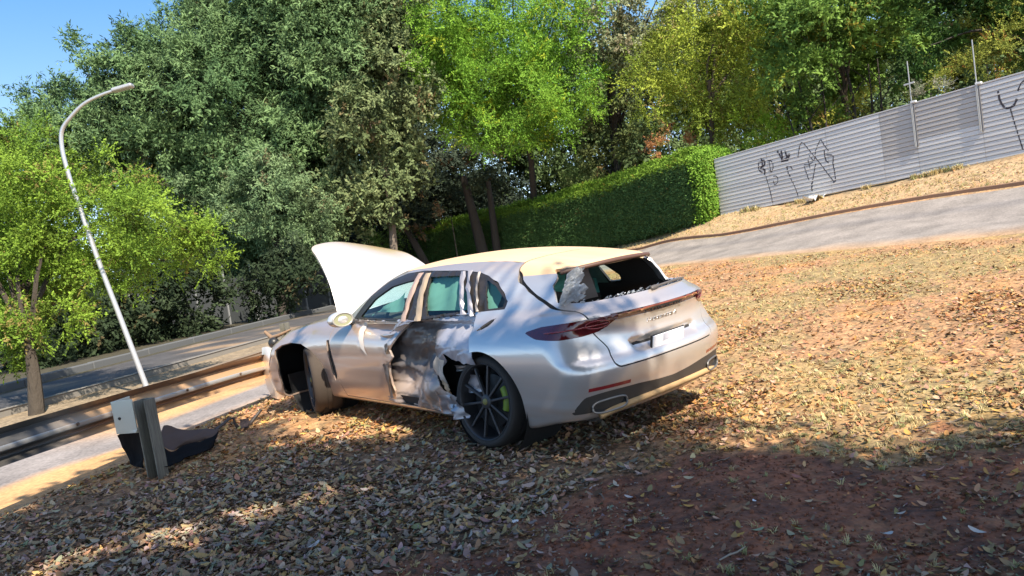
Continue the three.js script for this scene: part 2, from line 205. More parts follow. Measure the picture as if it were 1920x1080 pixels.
  mesh('rail_tear', toCreasedNormals((() => { const ps = [], ix = []; for (let i = 0; i <= 8; i++) for (let j = 0; j <= 3; j++) { const u = i / 8, v = j / 3; ps.push(-3.3 + u * .55, .58 + .12 * v + .10 * Math.sin(u * 5) * (1 - v) + .06 * u, -9.75 - .3 * u + .08 * Math.sin(u * 9 + v * 3)); } for (let i = 0; i < 8; i++) for (let j = 0; j < 3; j++) { const a = i * 4 + j; ix.push(a, a + 4, a + 1, a + 1, a + 4, a + 5); } return geoOf(ps, ix); })(), .4), std(RGB(.46, .31, .18), .6, .3), gr);
}
// ---------------------------------------------------------------- street lamp on the narrow median
{
  const L = base('street_lamp', -6.83, .09, -12.9); tag(L, 'tall pale steel street lamp, leaning, curved over at the top', 'street lamp');
  const pts = spline([[.40, -.35, 0], [.32, .07, 0], [.08, 1.27, 0], [-.13, 2.3, 0], [-.31, 3.31, 0], [-.44, 4.12, 0], [-.47, 4.62, 0], [-.41, 4.90, 0], [-.20, 5.12, 0], [.07, 5.31, 0], [.44, 5.43, 0], [.68, 5.47, 0]], 80); mesh('pole', tube(pts, pts.map((_, i) => lerp(.052, .027, i / 80)), 12), std(RGB(.52, .53, .54), .35, .6), L); L.scale.setScalar(.935);
  mesh('lamp_head', (() => { const g = new RoundedBoxGeometry(.62, .10, .2, 3, .045); g.scale(.62, .8, .8); g.rotateZ(.14); g.translate(.80, 5.49, 0); return g; })(), std(RGB(.45, .46, .47), .4, .5), L); mesh('base_plate', boxAt(.3, .03, .3, .34, .01, 0), std(RGB(.4, .4, .4), .6, .4), L);
}
// ---------------------------------------------------------------- the slatted metal wall on the right
const FENCE_A = V3(8.42, 1.74, -29), FENCE_B = V3(18.2, 2.52, -15.1), FENCE_H = 2.16;
{
  const F = base('slatted_fence', FENCE_A.x, FENCE_A.y, FENCE_A.z); tag(F, 'long grey slatted metal fence with black graffiti above the side road', 'fence');
  const D = FENCE_B.clone().sub(FENCE_A), L = Math.hypot(D.x, D.z), rise = D.y / L; F.rotation.y = Math.atan2(-D.z, D.x);
  // local x along the fence, z towards the road
  const cuts = [0, 2.35, 4.7, 6.55, 7.62, 9.45, 12.2, 14.6, L], N = 16, sh = FENCE_H / N, R = rngOf(5);
  const tones = [0, 1, 2].map(i => new THREE.MeshStandardMaterial({ color: [RGB(.61, .59, .57), RGB(.57, .555, .54), RGB(.64, .62, .595)][i], roughness: .55, metalness: .15 })), patchT = [0, 1].map(i => std([RGB(.44, .42, .40), RGB(.47, .445, .42)][i], .7, .1));
  const slatGeo = (w) => { const ps = [], ix = [], pr = [[-.02, 0], [.012, 0], [.02, .008], [.02, .018], [.005, sh - .016], [-.02, sh - .015], [-.03, sh]]; for (const s of [0, 1]) for (const p of pr) ps.push(s * w, p[1] + s * w * rise, p[0]); for (let j = 0; j < pr.length; j++) { const a = j, b = (j + 1) % pr.length; ix.push(a, b, a + pr.length, b, b + pr.length, a + pr.length); } return toCreasedNormals(geoOf(ps, ix), .5); };
  for (let i = 0; i + 1 < cuts.length; i++) { const w = cuts[i + 1] - cuts[i] - .008, g = slatGeo(w); for (let k = 0; k < N; k++) { const patch = (i === 3 && k > 4) || (i === 4 && k > 7); const s = mesh('slat', g, patch ? patchT[Math.floor(R() * 2)] : tones[Math.floor(R() * 3)], F); s.position.set(cuts[i], cuts[i] * rise + k * sh, (R() - .5) * .004); } }
  mesh('top_rail', (() => { const g = boxAt(L, .04, .06, L / 2, 0, 0, 0, 0, 0, .004); g.rotateZ(Math.atan(rise)); g.translate(0, FENCE_H + .02, -.01); return g; })(), tones[1], F);
  const steel = std(RGB(.55, .55, .53), .5, .3), dark = std(RGB(.16, .16, .17), .6, .3), white = std(RGB(.75, .76, .75), .6);
  for (const x of [7.60, 9.42, 13.2]) { const y0 = x * rise; const p = mesh('post', join([boxAt(.028, 2.6, .012, x, y0 + 2.15, .05, 0, 0, 0, .003), boxAt(.012, 1.35, .06, x - .03, y0 + 1.55, .035), ]), steel, F); mesh('post_shade_side', boxAt(.035, 1.25, .045, x + .04, y0 + 1.5, .03, 0, 0, 0, .004), dark, p); mesh('cap', boxAt(.16, .06, .1, x + .04, y0 + FENCE_H + .06, .02, 0, 0, 0, .01), white, p); if (x < 8) mesh('cross_arm', boxAt(.32, .05, .03, x - .02, y0 + FENCE_H + .62, .04, 0, 0, .05, .008), steel, p); }  // dark strip on each post paints in its shaded flank
  // graffiti: sprayed strokes, a skin of paint just proud of the slats; points in metres along and up the fence
  const strokes = [ // [width, [x, y] ...]
    [.07, [2.10, 1.78], [2.14, 1.45]], [.09, [2.02, 1.62], [2.20, 1.66], [2.22, 1.50], [2.04, 1.42], [2.20, 1.30], [2.16, 1.14]], [.06, [1.98, 1.66], [1.97, 1.34], [2.2, 1.2]], [.035, [2.2, 1.12], [2.28, .75], [2.34, .3], [2.36, .08]],
    [.045, [2.36, 1.62], [2.52, 1.56], [2.56, 1.34], [2.46, 1.18], [2.40, 1.26]], [.04, [2.42, 1.58], [2.44, 1.2]], [.035, [2.52, 1.02], [2.66, .98], [2.68, .80], [2.54, .70], [2.50, .86]],
    [.09, [2.80, 1.86], [2.92, 1.62], [2.98, 1.50], [3.14, 1.54], [3.24, 1.66]], [.08, [2.96, 1.84], [2.98, 1.56]], [.08, [3.1, 1.8], [3.2, 1.5], [3.28, 1.66]], [.07, [2.9, 1.46], [3.2, 1.44]], [.055, [3.1, 1.24], [3.14, .98], [3.2, .86]], [.04, [3.1, 1.24], [3.26, 1.2], [3.32, 1.08]], [.035, [3.2, .8], [3.32, .5], [3.42, .12]],
    [.04, [3.58, 1.44], [3.72, 1.86], [3.80, 1.92], [4.06, 1.56], [4.36, 1.1], [4.62, .66], [4.80, .36]], [.04, [4.02, 1.42], [4.16, 1.22], [4.28, 1.54], [4.44, 1.78], [4.50, 1.84], [4.62, 1.6], [4.74, 1.42]], [.05, [4.58, 1.48], [4.6, 1.14], [4.68, 1.02]], [.05, [4.64, 1.3], [4.86, 1.22], [4.84, .95], [4.86, .70], [4.84, .36], [4.76, .34]],
    [.035, [3.78, 1.16], [3.96, 1.12], [4.12, 1.18]], [.04, [3.78, 1.10], [3.84, .82], [3.9, .6]], [.045, [4.22, 1.1], [4.08, .70], [3.98, .34], [3.97, .2]], [.04, [3.98, .5], [3.95, .22]], [.035, [3.95, 1.3], [3.99, .98]],
    [.075, [9.92, 1.86], [9.96, 1.55], [10.08, 1.34], [10.26, 1.36], [10.36, 1.52]], [.05, [10.40, 1.72], [10.52, 1.92], [10.72, 1.96], [10.86, 1.80], [10.9, 1.7]], [.05, [10.98, 2.0], [11.02, 1.82]], [.045, [10.62, 1.56], [10.66, 1.36], [10.78, 1.28]], [.07, [10.86, 1.56], [11.1, 1.66], [11.3, 1.62]], [.06, [10.9, 1.4], [11.2, 1.44], [11.35, 1.3]], [.04, [10.18, 1.3], [10.24, .9], [10.32, .45], [10.38, .12]], [.05, [11.3, 1.9], [11.6, 1.6], [11.7, 1.2]], [.05, [11.5, 1.9], [11.9, 1.4]],
  ];
  const Rg = rngOf(21), ps = [], ix = [];
  for (const [w, ...pts] of strokes) { const c = new THREE.CatmullRomCurve3(pts.map(p => V3(p[0], p[1], 0)), false, 'centripetal'), n = Math.max(8, Math.round(c.getLength() / .04)), q = c.getPoints(n); q.forEach((p, i) => { const t = q[Math.min(n, i + 1)].clone().sub(q[Math.max(0, i - 1)]).normalize(), ww = w * (.75 + .35 * Rg()) * .8; for (const s of [-1, 1]) { const x = p.x - t.y * s * ww / 2, y = p.y + t.x * s * ww / 2, f = ((y % sh) + sh) % sh, z = lerp(.02, .005, clamp((f - .018) / (sh - .034))) + .004; ps.push(x, y + x * rise, z); } if (i) { const k = ps.length / 3 - 4; ix.push(k, k + 2, k + 1, k + 2, k + 3, k + 1); } }); }
  mesh('graffiti', geoOf(ps, ix), std(RGB(.045, .04, .05), .8), F, 'black spray-painted tags along the slats');
}
// ---------------------------------------------------------------- foliage
const CAMQ = new THREE.Quaternion().setFromEuler(camera.rotation);
function sprig(seed, { n = 30, len = .7, twigs = 3, spread = .5, leafL = .12, leafW = .05, droop = .15, flat = 0, face = .75 }) { // a spray of single leaves on a few twigs, growing along +y
  const R = rngOf(seed), pos = [], idx = [], nor = [], q = new THREE.Quaternion(), a = V3(), u = V3(), w = V3(), N = V3();
  for (let t = 0; t < twigs; t++) {
    const az = t / twigs * 6.28 + R() * .8, tilt = t ? spread * (.5 + R()) : spread * .2 * R(), dir = V3(Math.sin(az) * Math.sin(tilt), Math.cos(tilt), Math.cos(az) * Math.sin(tilt) * (1 - flat)).normalize(), L = len * (.7 + .5 * R());
    for (let i = 0; i < n / twigs; i++) {
      const s = .12 + .88 * (i / (n / twigs)), c = dir.clone().multiplyScalar(L * s).add(V3((R() - .5) * .06, -droop * s * s * L, (R() - .5) * .06 * (1 - flat)));
      u.set(R() - .5, R() - .5, (R() - .5) * (1 - flat)).multiplyScalar(1.6).addScaledVector(dir, .7); u.y -= droop; u.normalize(); N.set(R() - .5, (R() - .5) + face, R() - .5).normalize(); w.crossVectors(u, N).normalize(); N.crossVectors(w, u);
      const l = leafL * (.65 + .7 * R()), h = leafW * (.65 + .7 * R()) / 2, k = pos.length / 3;
      for (const [p, s2, b] of [[0, 0, 0], [.45, -1, .12], [.5, 1, .12], [1, 0, -.05]]) pos.push(c.x + u.x * l * p + w.x * h * s2 + N.x * l * b, c.y + u.y * l * p + w.y * h * s2 + N.y * l * b, c.z + u.z * l * p + w.z * h * s2 + N.z * l * b);
      idx.push(k, k + 1, k + 2, k + 1, k + 3, k + 2);
    }
  }
  return toCreasedNormals(geoOf(pos, idx), .1);
}
const leafMat = (rough = .7) => new THREE.MeshPhysicalMaterial({ color: RGB(1, 1, 1), roughness: rough, transmission: .28, thickness: 0, ior: 1.3, specularIntensity: .35 });
const FINE = [11, 12, 13].map(s => sprig(s, { n: 54, len: .85, twigs: 4, spread: .55, leafL: .17, leafW: .05, droop: .22 })), BROAD = [21, 22, 23].map(s => sprig(s, { n: 34, len: .6, twigs: 4, spread: .9, leafL: .17, leafW: .085, droop: .25 })), PINN = [31, 32, 33].map(s => sprig(s, { n: 70, len: .75, twigs: 5, spread: 1.0, leafL: .10, leafW: .045, droop: .12, flat: .3 })), SMALL = [41, 42].map(s => sprig(s, { n: 40, len: .32, twigs: 5, spread: 1.1, leafL: .075, leafW: .04, droop: .1 }));
const LEAF = leafMat();
// lobes: [x, y, z, r]; leaves gather in tufts on the lobes' skin, thinner inside
function crown(parent, lobes, geos, { seed = 1, per = 9, tuft = 5, scale = 1, tone, up = .35, tuftR = .45, fill = .25, flatten = 0, name = 'crown', keep, clump = .4 }) {
  const R = rngOf(seed), put = geos.map(() => []), gauss = () => (R() + R() + R() - 1.5) * 1.15, q = new THREE.Quaternion(), Y = V3(0, 1, 0), d = V3(), cam = camera.position;
  for (const [lx, ly, lz, lr] of lobes) {
    const tufts = Math.ceil(4 * Math.PI * lr * lr * per / tuft * (1 + fill));
    for (let i = 0; i < tufts; i++) {
      const yy = 2 * R() - 1, a = R() * 6.283, s = Math.sqrt(1 - yy * yy); d.set(s * Math.cos(a), yy, s * Math.sin(a));
      const inside = i > tufts / (1 + fill), toCam = (cam.x - lx) * d.x + (cam.y - ly) * d.y + (cam.z - lz) * d.z; if (toCam < 0 && R() < .55) continue; const cl = noise3(lx * .7 + d.x * 2.6 + 31, ly * .7 + d.y * 2.6, lz * .7 + d.z * 2.6); if (cl < clump * (.75 + .5 * R())) continue;
      const bump = .66 + .6 * noise3(lx + d.x * 2.1, ly + d.y * 2.1, lz + d.z * 2.1), rr = lr * (inside ? .3 + .45 * R() : bump * (.9 + .14 * R())); const cx = lx + d.x * rr, cy = ly + d.y * rr * (1 - flatten * .5), cz = lz + d.z * rr;
      let deep = false; for (const [mx, my, mz, mr] of lobes) if (mr !== lr && (cx - mx) ** 2 + (cy - my) ** 2 + (cz - mz) ** 2 < (mr * .62) ** 2) { deep = true; break; } if (deep && R() < .75) continue;
      const tone0 = R(), dir = d.clone().addScaledVector(Y, up + .25 * gauss()); dir.x += .35 * gauss(); dir.z += .35 * gauss(); dir.normalize(); const sz = tuftR * (.6 + .8 * R()) * Math.min(1.3, .5 + lr * .4);
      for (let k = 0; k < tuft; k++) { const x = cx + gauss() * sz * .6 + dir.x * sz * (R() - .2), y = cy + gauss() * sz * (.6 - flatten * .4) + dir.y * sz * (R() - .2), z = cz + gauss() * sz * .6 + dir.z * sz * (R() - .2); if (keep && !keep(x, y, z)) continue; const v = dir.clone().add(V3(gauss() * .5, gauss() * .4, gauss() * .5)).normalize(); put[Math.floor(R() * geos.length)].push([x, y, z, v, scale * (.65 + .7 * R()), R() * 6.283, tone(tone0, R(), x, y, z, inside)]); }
    }
  }
  const M = new THREE.Matrix4(), q2 = new THREE.Quaternion(), o = parent.position; let total = 0;
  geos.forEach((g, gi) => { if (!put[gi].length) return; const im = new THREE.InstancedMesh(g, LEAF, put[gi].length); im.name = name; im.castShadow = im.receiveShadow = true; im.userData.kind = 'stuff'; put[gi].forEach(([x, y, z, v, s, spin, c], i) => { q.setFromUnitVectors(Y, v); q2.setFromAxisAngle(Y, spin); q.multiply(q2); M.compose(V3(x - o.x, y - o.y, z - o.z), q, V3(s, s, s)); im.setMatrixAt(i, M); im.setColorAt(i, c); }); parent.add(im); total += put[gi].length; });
  return total;
}
const tones = (a, b, dry, dryP = .03, dark = .5) => (t, r, x, y, z, inside) => { const k = clamp(.65 * t + .35 * r + .5 * (fbm(x * .35, y * .35, z * .35, 2) - .5)), f = inside ? dark : .8 + .4 * r; const c = r < dryP ? dry : a.map((v, i) => lerp(v, b[i], k)); return RGB(c[0] * f, c[1] * f, c[2] * f); };  // dark: shade painted into the leaves inside a crown
// a point seen in the direction of a spot of the frame, at a given distance ahead: used once to lay the planting out on the ground plan
const spot = (px, py, d) => { const v = V3((px - 960) / 1400, -(py - 540) / 1400, -1).applyQuaternion(CAMQ); return V3(0, 1.6, 0).addScaledVector(v, d / -v.z); };
const lob = (d, list, dj = 0, seed = 9) => { const R = rngOf(seed); return list.map(([px, py, r, dd = 0]) => { const D = d + dd + dj * (R() - .5), p = spot(px, py, D); return [p.x, p.y, p.z, r * D / 1400]; }); };
const bark = (r, g, b) => new THREE.MeshStandardMaterial({ color: RGB(r, g, b), roughness: .95, bumpMap: noiseTex(128, (u, v) => { const q = tileFbm(u, v * .5, 16, 4, 77); return [q, q, q]; }), bumpScale: .03 });
const barkBrown = bark(.10, .075, .055), barkGrey = bark(.16, .13, .105), barkDark = bark(.045, .038, .032);
function plantTree(name, label, category, group, foot, lobes, geos, opt, barkM, trunkR, trunkTop, limbs = 5, limbSeed = 3) {
  const t = base(name, foot.x, foot.y, foot.z); tag(t, label, category, group); const R = rngOf(limbSeed), top = trunkTop.clone().sub(foot), L = top.length();
  const mid = top.clone().multiplyScalar(.5).add(V3((R() - .5) * L * .08, 0, (R() - .5) * L * .08)), P = spline([[0, -.3, 0], [mid.x, mid.y, mid.z], [top.x, top.y, top.z]], 14); const tr = mesh('trunk', tube(P, P.map((_, i) => trunkR * (1.25 - .75 * i / 14 + (i === 0 ? .25 : 0))), 10), barkM, t);
  const big = lobes.slice().sort((a, b) => b[3] - a[3]).slice(0, Math.max(limbs, 0)); big.forEach((l, i) => { const s = P[Math.floor(14 * (.55 + .45 * R()))], e = V3(l[0] - foot.x, l[1] - foot.y, l[2] - foot.z), m = s.clone().lerp(e, .5).add(V3((R() - .5) * .5, .25 + R() * .5, (R() - .5) * .5)); const Q = spline([s.toArray(), m.toArray(), e.toArray()], 8); mesh('limb', tube(Q, Q.map((_, k) => trunkR * .5 * (1 - .8 * k / 8)), 6), barkM, t); });
  crown(t, lobes, geos, opt); return t;
}
const onLand = (px, py, d) => { const p = spot(px, py, d); p.y = hSmooth(p.x, p.z); return p; };
// the great dark tree behind the avenue
plantTree('broad_tree', 'huge dark grey-green tree filling the upper left beyond the avenue', 'tree', null, onLand(480, 560, 40), lob(39, [[55, 255, 26], [115, 225, 36], [65, 290, 40], [195, 165, 42], [170, 245, 70], [275, 140, 52], [260, 220, 88], [365, 115, 62], [375, 200, 95], [455, 80, 80], [480, 180, 110], [560, 120, 105], [620, 50, 95], [590, 240, 100], [500, 290, 95], [400, 290, 85], [300, 285, 60], [640, 160, 90], [690, 60, 80], [700, -10, 80], [470, -10, 70], [560, -40, 95], [400, 60, 40], [160, 105, 14], [272, 62, 10], [20, 300, 45], [120, 300, 60], [210, 300, 50], [460, 400, 80, 2], [560, 330, 80, 1], [640, 300, 70, 2]], 5), FINE, { seed: 101, per: 13, tuft: 9, clump: .44, scale: 1.3, tone: tones([.065, .135, .055], [.195, .30, .125], [.24, .22, .1], .01, .3), up: .3, tuftR: .75 }, barkDark, .5, spot(480, 330, 40), 6);
plantTree('lower_tree', 'paler grey-green spreading crown low in front of the great dark tree', 'tree', null, onLand(520, 540, 35), lob(35, [[505, 385, 62], [445, 370, 34], [565, 395, 48], [345, 368, 28], [540, 430, 45], [470, 430, 42], [590, 430, 34]], 2), FINE, { seed: 102, per: 10, tuft: 6, scale: 1.0, tone: tones([.11, .185, .085], [.24, .34, .165], [.2, .18, .1], .015, .4), up: .15, tuftR: .5 }, barkDark, .22, spot(520, 450, 35), 4);
plantTree('olive_tree', 'tall dull olive-brown tree between the dark tree and the bright green one', 'tree', null, onLand(730, 500, 36), lob(35.5, [[690, 220, 50], [740, 85, 55], [765, 170, 38], [690, 300, 45], [660, 375, 50], [735, 350, 55], [660, 250, 36], [725, 20, 50], [770, 30, 30], [740, 270, 40], [700, 160, 42]], 3), BROAD, { seed: 103, per: 8, tuft: 5, scale: 1.15, tone: tones([.10, .15, .06], [.25, .295, .135], [.28, .22, .11], .025, .4), up: .25, tuftR: .55 }, barkGrey, .2, spot(720, 300, 35.5), 5);
plantTree('shaded_tree', 'dark shaded tree low behind the open bonnet', 'tree', null, onLand(690, 500, 48), lob(47, [[720, 420, 62], [640, 440, 60], [800, 375, 42], [850, 330, 50], [780, 300, 55], [590, 470, 50], [690, 480, 45], [800, 350, 50], [900, 360, 40], [870, 385, 34], [945, 360, 34], [760, 440, 36], [820, 420, 28], [560, 500, 50], [470, 500, 55]], 3), BROAD, { seed: 104, per: 7, tuft: 5, scale: 1.15, tone: tones([.035, .055, .045], [.075, .10, .065], [.15, .1, .05], .02, .5), up: .2, tuftR: .6 }, barkDark, .22, spot(760, 420, 47), 4);
// the bright tree in the middle
plantTree('bright_tree', 'bright yellow-green tree with a drooping crown above the hedge', 'tree', null, onLand(995, 430, 42), lob(36, [[850, 40, 58], [905, 120, 82], [838, 110, 48], [850, 195, 45], [935, 50, 85], [1000, 95, 85], [1040, 30, 62], [895, 215, 52], [960, 185, 76], [1035, 170, 64], [1075, 150, 42], [955, 245, 38], [895, 245, 28], [1030, 230, 40], [1068, 205, 34], [840, -20, 55], [960, -30, 85], [820, 60, 30], [870, 160, 50]], 4), PINN, { seed: 105, per: 9, tuft: 6, scale: 1.05, tone: tones([.125, .28, .035], [.25, .43, .05], [.46, .56, .05], .06, .5), up: .2, tuftR: .55, flatten: .4 }, barkDark, .2, spot(985, 200, 37), 7);
plantTree('grey_tree', 'sparse grey-green tree with a dark forked trunk right of the bright green tree', 'tree', null, onLand(1140, 400, 40), lob(37, [[1150, 45, 62], [1215, 25, 62], [1125, 110, 40], [1205, 120, 46], [1262, 55, 46], [1100, 20, 50], [1180, 90, 38], [1240, -20, 60]], 3), BROAD, { seed: 106, per: 5.2, tuft: 5, scale: 1.0, tone: tones([.18, .22, .11], [.38, .40, .23], [.34, .30, .18], .07, .6), up: .3, tuftR: .55 }, barkDark, .24, spot(1150, 170, 37), 7);
plantTree('understory_tree', 'small dark brown-green tree under the grey tree, behind the hedge', 'tree', null, onLand(1160, 400, 39), lob(37, [[1185, 235, 46], [1115, 270, 34], [1205, 285, 42], [1150, 310, 34], [1150, 220, 30], [1100, 310, 26]], 2), BROAD, { seed: 107, per: 5, tuft: 5, scale: .9, tone: tones([.08, .11, .04], [.19, .23, .08], [.25, .18, .08], .05, .5), up: .2 }, barkDark, .12, spot(1150, 280, 37), 5);
plantTree('yellow_tree', 'loose yellow-green tree behind the left end of the fence', 'tree', null, onLand(1330, 330, 35), lob(33.5, [[1240, 135, 44], [1290, 110, 60], [1345, 65, 70], [1400, 105, 60], [1305, 185, 46], [1360, 185, 52], [1245, 195, 34], [1425, 35, 62], [1440, 160, 42], [1390, 20, 60], [1330, 0, 60], [1395, 235, 34], [1330, 235, 30]], 4), PINN, { seed: 108, per: 8, tuft: 5, scale: 1.1, tone: tones([.20, .28, .04], [.42, .48, .07], [.40, .34, .1], .05, .6), up: .25, tuftR: .5 }, barkBrown, .14, spot(1330, 150, 32), 6);
plantTree('green_tree', 'deep green tree with thin bare stems above the middle of the fence', 'tree', null, onLand(1590, 260, 30), lob(29.5, [[1500, 65, 62], [1560, 120, 58], [1540, 30, 62], [1600, 160, 40], [1620, 60, 72], [1680, 105, 52], [1490, 155, 42], [1680, 25, 55], [1640, -10, 64], [1540, 190, 32], [1450, 80, 40], [1480, 0, 60]], 4), BROAD, { seed: 109, per: 8.5, tuft: 5, scale: 1.0, tone: tones([.075, .16, .035], [.20, .32, .06], [.40, .36, .06], .035, .5), up: .2 }, barkBrown, .11, spot(1580, 120, 29.5), 5);
plantTree('leafy_tree', 'dark broad-leaved tree whose branches hang into the upper right corner', 'tree', null, onLand(1990, 330, 25), lob(25, [[1745, 85, 44], [1800, 35, 52], [1765, 130, 32], [1850, 5, 55], [1905, 20, 42], [1710, 140, 26], [1960, 40, 60], [1780, -20, 60], [1900, -40, 60]], 2), BROAD, { seed: 110, per: 8, tuft: 5, scale: 1.0, tone: tones([.035, .085, .02], [.09, .17, .035], [.3, .24, .06], .02, .5), up: 0, tuftR: .35 }, barkDark, .16, spot(1985, 60, 25), 6);
// stems and scrub just behind the fence
{ const stems = [[1598, 220, 1578, 90, .07], [1618, 215, 1628, 120, .05], [1636, 212, 1645, 110, .045], [1522, 250, 1496, 150, .06], [1534, 248, 1540, 140, .05], [1490, 262, 1470, 190, .035]]; let first = null; stems.forEach(([ax, ay, bx, by, r], i) => { const a = onLand(ax, ay, 28.6), b = spot(bx, by, 28.9), t = base('bare_sapling', a.x, a.y, a.z); const P = spline([[0, -.2, 0], [(b.x - a.x) * .45 + .1, (b.y - a.y) * .5, 0], [b.x - a.x, b.y - a.y, b.z - a.z]], 10); mesh('trunk', tube(P, P.map((_, k) => r * (1.2 - .7 * k / 10)), 7), barkDark, t); for (let k = 0; k < 3; k++) { const s = P[4 + k * 2], e = s.clone().add(V3((k % 2 ? 1 : -1) * (.4 + .2 * k), .7, .2)); mesh('branch', tube([s, s.clone().lerp(e, .5).add(V3(0, .05, 0)), e], [r * .5, r * .35, r * .15], 5), barkDark, t); } tag(t, ['thickest bare stem behind the fence under the deep green tree', 'thin upright stem just right of the thickest one behind the fence', 'rightmost thin upright stem behind the fence, near the first post', 'leaning dark stem left of the graffiti peaks, behind the fence', 'straight stem right beside the leaning dark one behind the fence', 'slender leftmost stem behind the fence near the hedge'][i], 'sapling', 'bare stems behind the fence'); }); }
const bush = (label, lobes, geos, opt, group) => { const [x, , z] = lobes[0]; const b = base('bush', x, hSmooth(x, z), z); tag(b, label, 'bush', group); mesh('stem', tube([[0, -.1, 0], [.05, .4, 0], [0, Math.max(.6, lobes[0][1] - b.position.y), 0]], [.06, .05, .02], 6), barkDark, b); crown(b, lobes, geos, { ...opt, name: 'foliage' }); return b; };
const YB = tones([.22, .25, .04], [.46, .46, .08], [.4, .24, .1], .08, .7);
bush('sunlit yellow scrub behind the fence below the bare stems', lob(28.8, [[1650, 195, 30], [1600, 225, 26], [1685, 205, 26], [1560, 235, 24], [1625, 215, 26]], 1), PINN, { seed: 120, per: 9, scale: .75, tone: YB, up: .5, tuftR: .3 });
bush('lime green bush behind the left end of the fence', lob(30, [[1430, 262, 30], [1385, 275, 26], [1475, 255, 24], [1410, 240, 24]], 1), PINN, { seed: 121, per: 10, scale: .7, tone: tones([.16, .28, .02], [.3, .44, .04], [.3, .3, .05], .03, .7), up: .4, tuftR: .3 });
bush('yellow-green shrub with an orange tip behind the right end of the fence', lob(24.5, [[1850, 120, 42], [1795, 145, 30], [1900, 95, 46], [1840, 62, 36], [1890, 50, 40], [1935, 70, 46], [1760, 165, 22]], 1.2), PINN, { seed: 122, per: 9, scale: .7, tone: tones([.12, .16, .03], [.32, .34, .06], [.45, .22, .06], .07, .6), up: .4, tuftR: .3 });
bush('pale dry bush with white twigs behind the fence beside the first post', lob(23, [[1745, 175, 16], [1765, 165, 14], [1720, 185, 12]], .6), PINN, { seed: 123, per: 9, scale: .5, tone: tones([.22, .24, .15], [.42, .42, .33], [.5, .46, .4], .2, .7), up: .5, tuftR: .2 });
bush('small pale green bush behind the hedge under the grey tree', lob(40, [[1095, 332, 24], [1075, 345, 18], [1115, 340, 16]], .6), PINN, { seed: 124, per: 10, scale: .8, tone: tones([.18, .26, .06], [.32, .40, .11], [.3, .3, .1], .03, .7), up: .4 });
bush('dry orange-brown fronds hanging behind the left part of the hedge', lob(40, [[845, 402, 14], [862, 394, 11], [832, 412, 11]], .6), FINE, { seed: 125, per: 9, scale: .9, tone: tones([.20, .13, .07], [.36, .25, .14], [.42, .22, .1], .15, .7), up: -.4 });
bush('orange dry palm fronds between the hedge end and the yellow tree', lob(33, [[1252, 262, 18], [1268, 256, 13], [1240, 275, 13]], .5), FINE, { seed: 126, per: 9, scale: .7, tone: tones([.30, .14, .06], [.48, .24, .11], [.4, .3, .1], .2, .7), up: .1 });
bush('light green bush lying at the foot of the far trees left of the hedge', lob(43, [[715, 455, 18], [740, 450, 15], [695, 460, 14]], .5), PINN, { seed: 127, per: 9, scale: .8, tone: tones([.16, .28, .05], [.26, .4, .09], [.3, .3, .1], .02, .7), up: .3 });
// two dark trunks leaning behind the hedge
[[905, 430, 868, 330, .3, 'thick dark trunk leaning left behind the hedge'], [925, 425, 915, 340, .22, 'upright dark trunk beside the leaning one behind the hedge'], [815, 470, 745, 400, .22, 'low dark trunk slanting left at the end of the hedge']].forEach(([ax, ay, bx, by, r, lab], i) => { const a = onLand(ax, ay, 41), b = spot(bx, by, 40.5), t = base('leaning_trunk', a.x, a.y, a.z); const P = spline([[0, -.3, 0], [(b.x - a.x) * .5, (b.y - a.y) * .5, .2], [b.x - a.x, b.y - a.y, b.z - a.z]], 8); mesh('trunk', tube(P, P.map((_, k) => r * (1.2 - .6 * k / 8)), 8), barkDark, t); crown(t, lob(41, [[[880, 335, 26], [930, 345, 24], [760, 425, 26]][i]]), BROAD, { seed: 140 + i, per: 5, scale: 1.1, tone: tones([.04, .06, .035], [.08, .1, .05], [.15, .1, .05], .05, .5) }); tag(t, lab, 'tree', 'dark trunks behind the hedge'); });
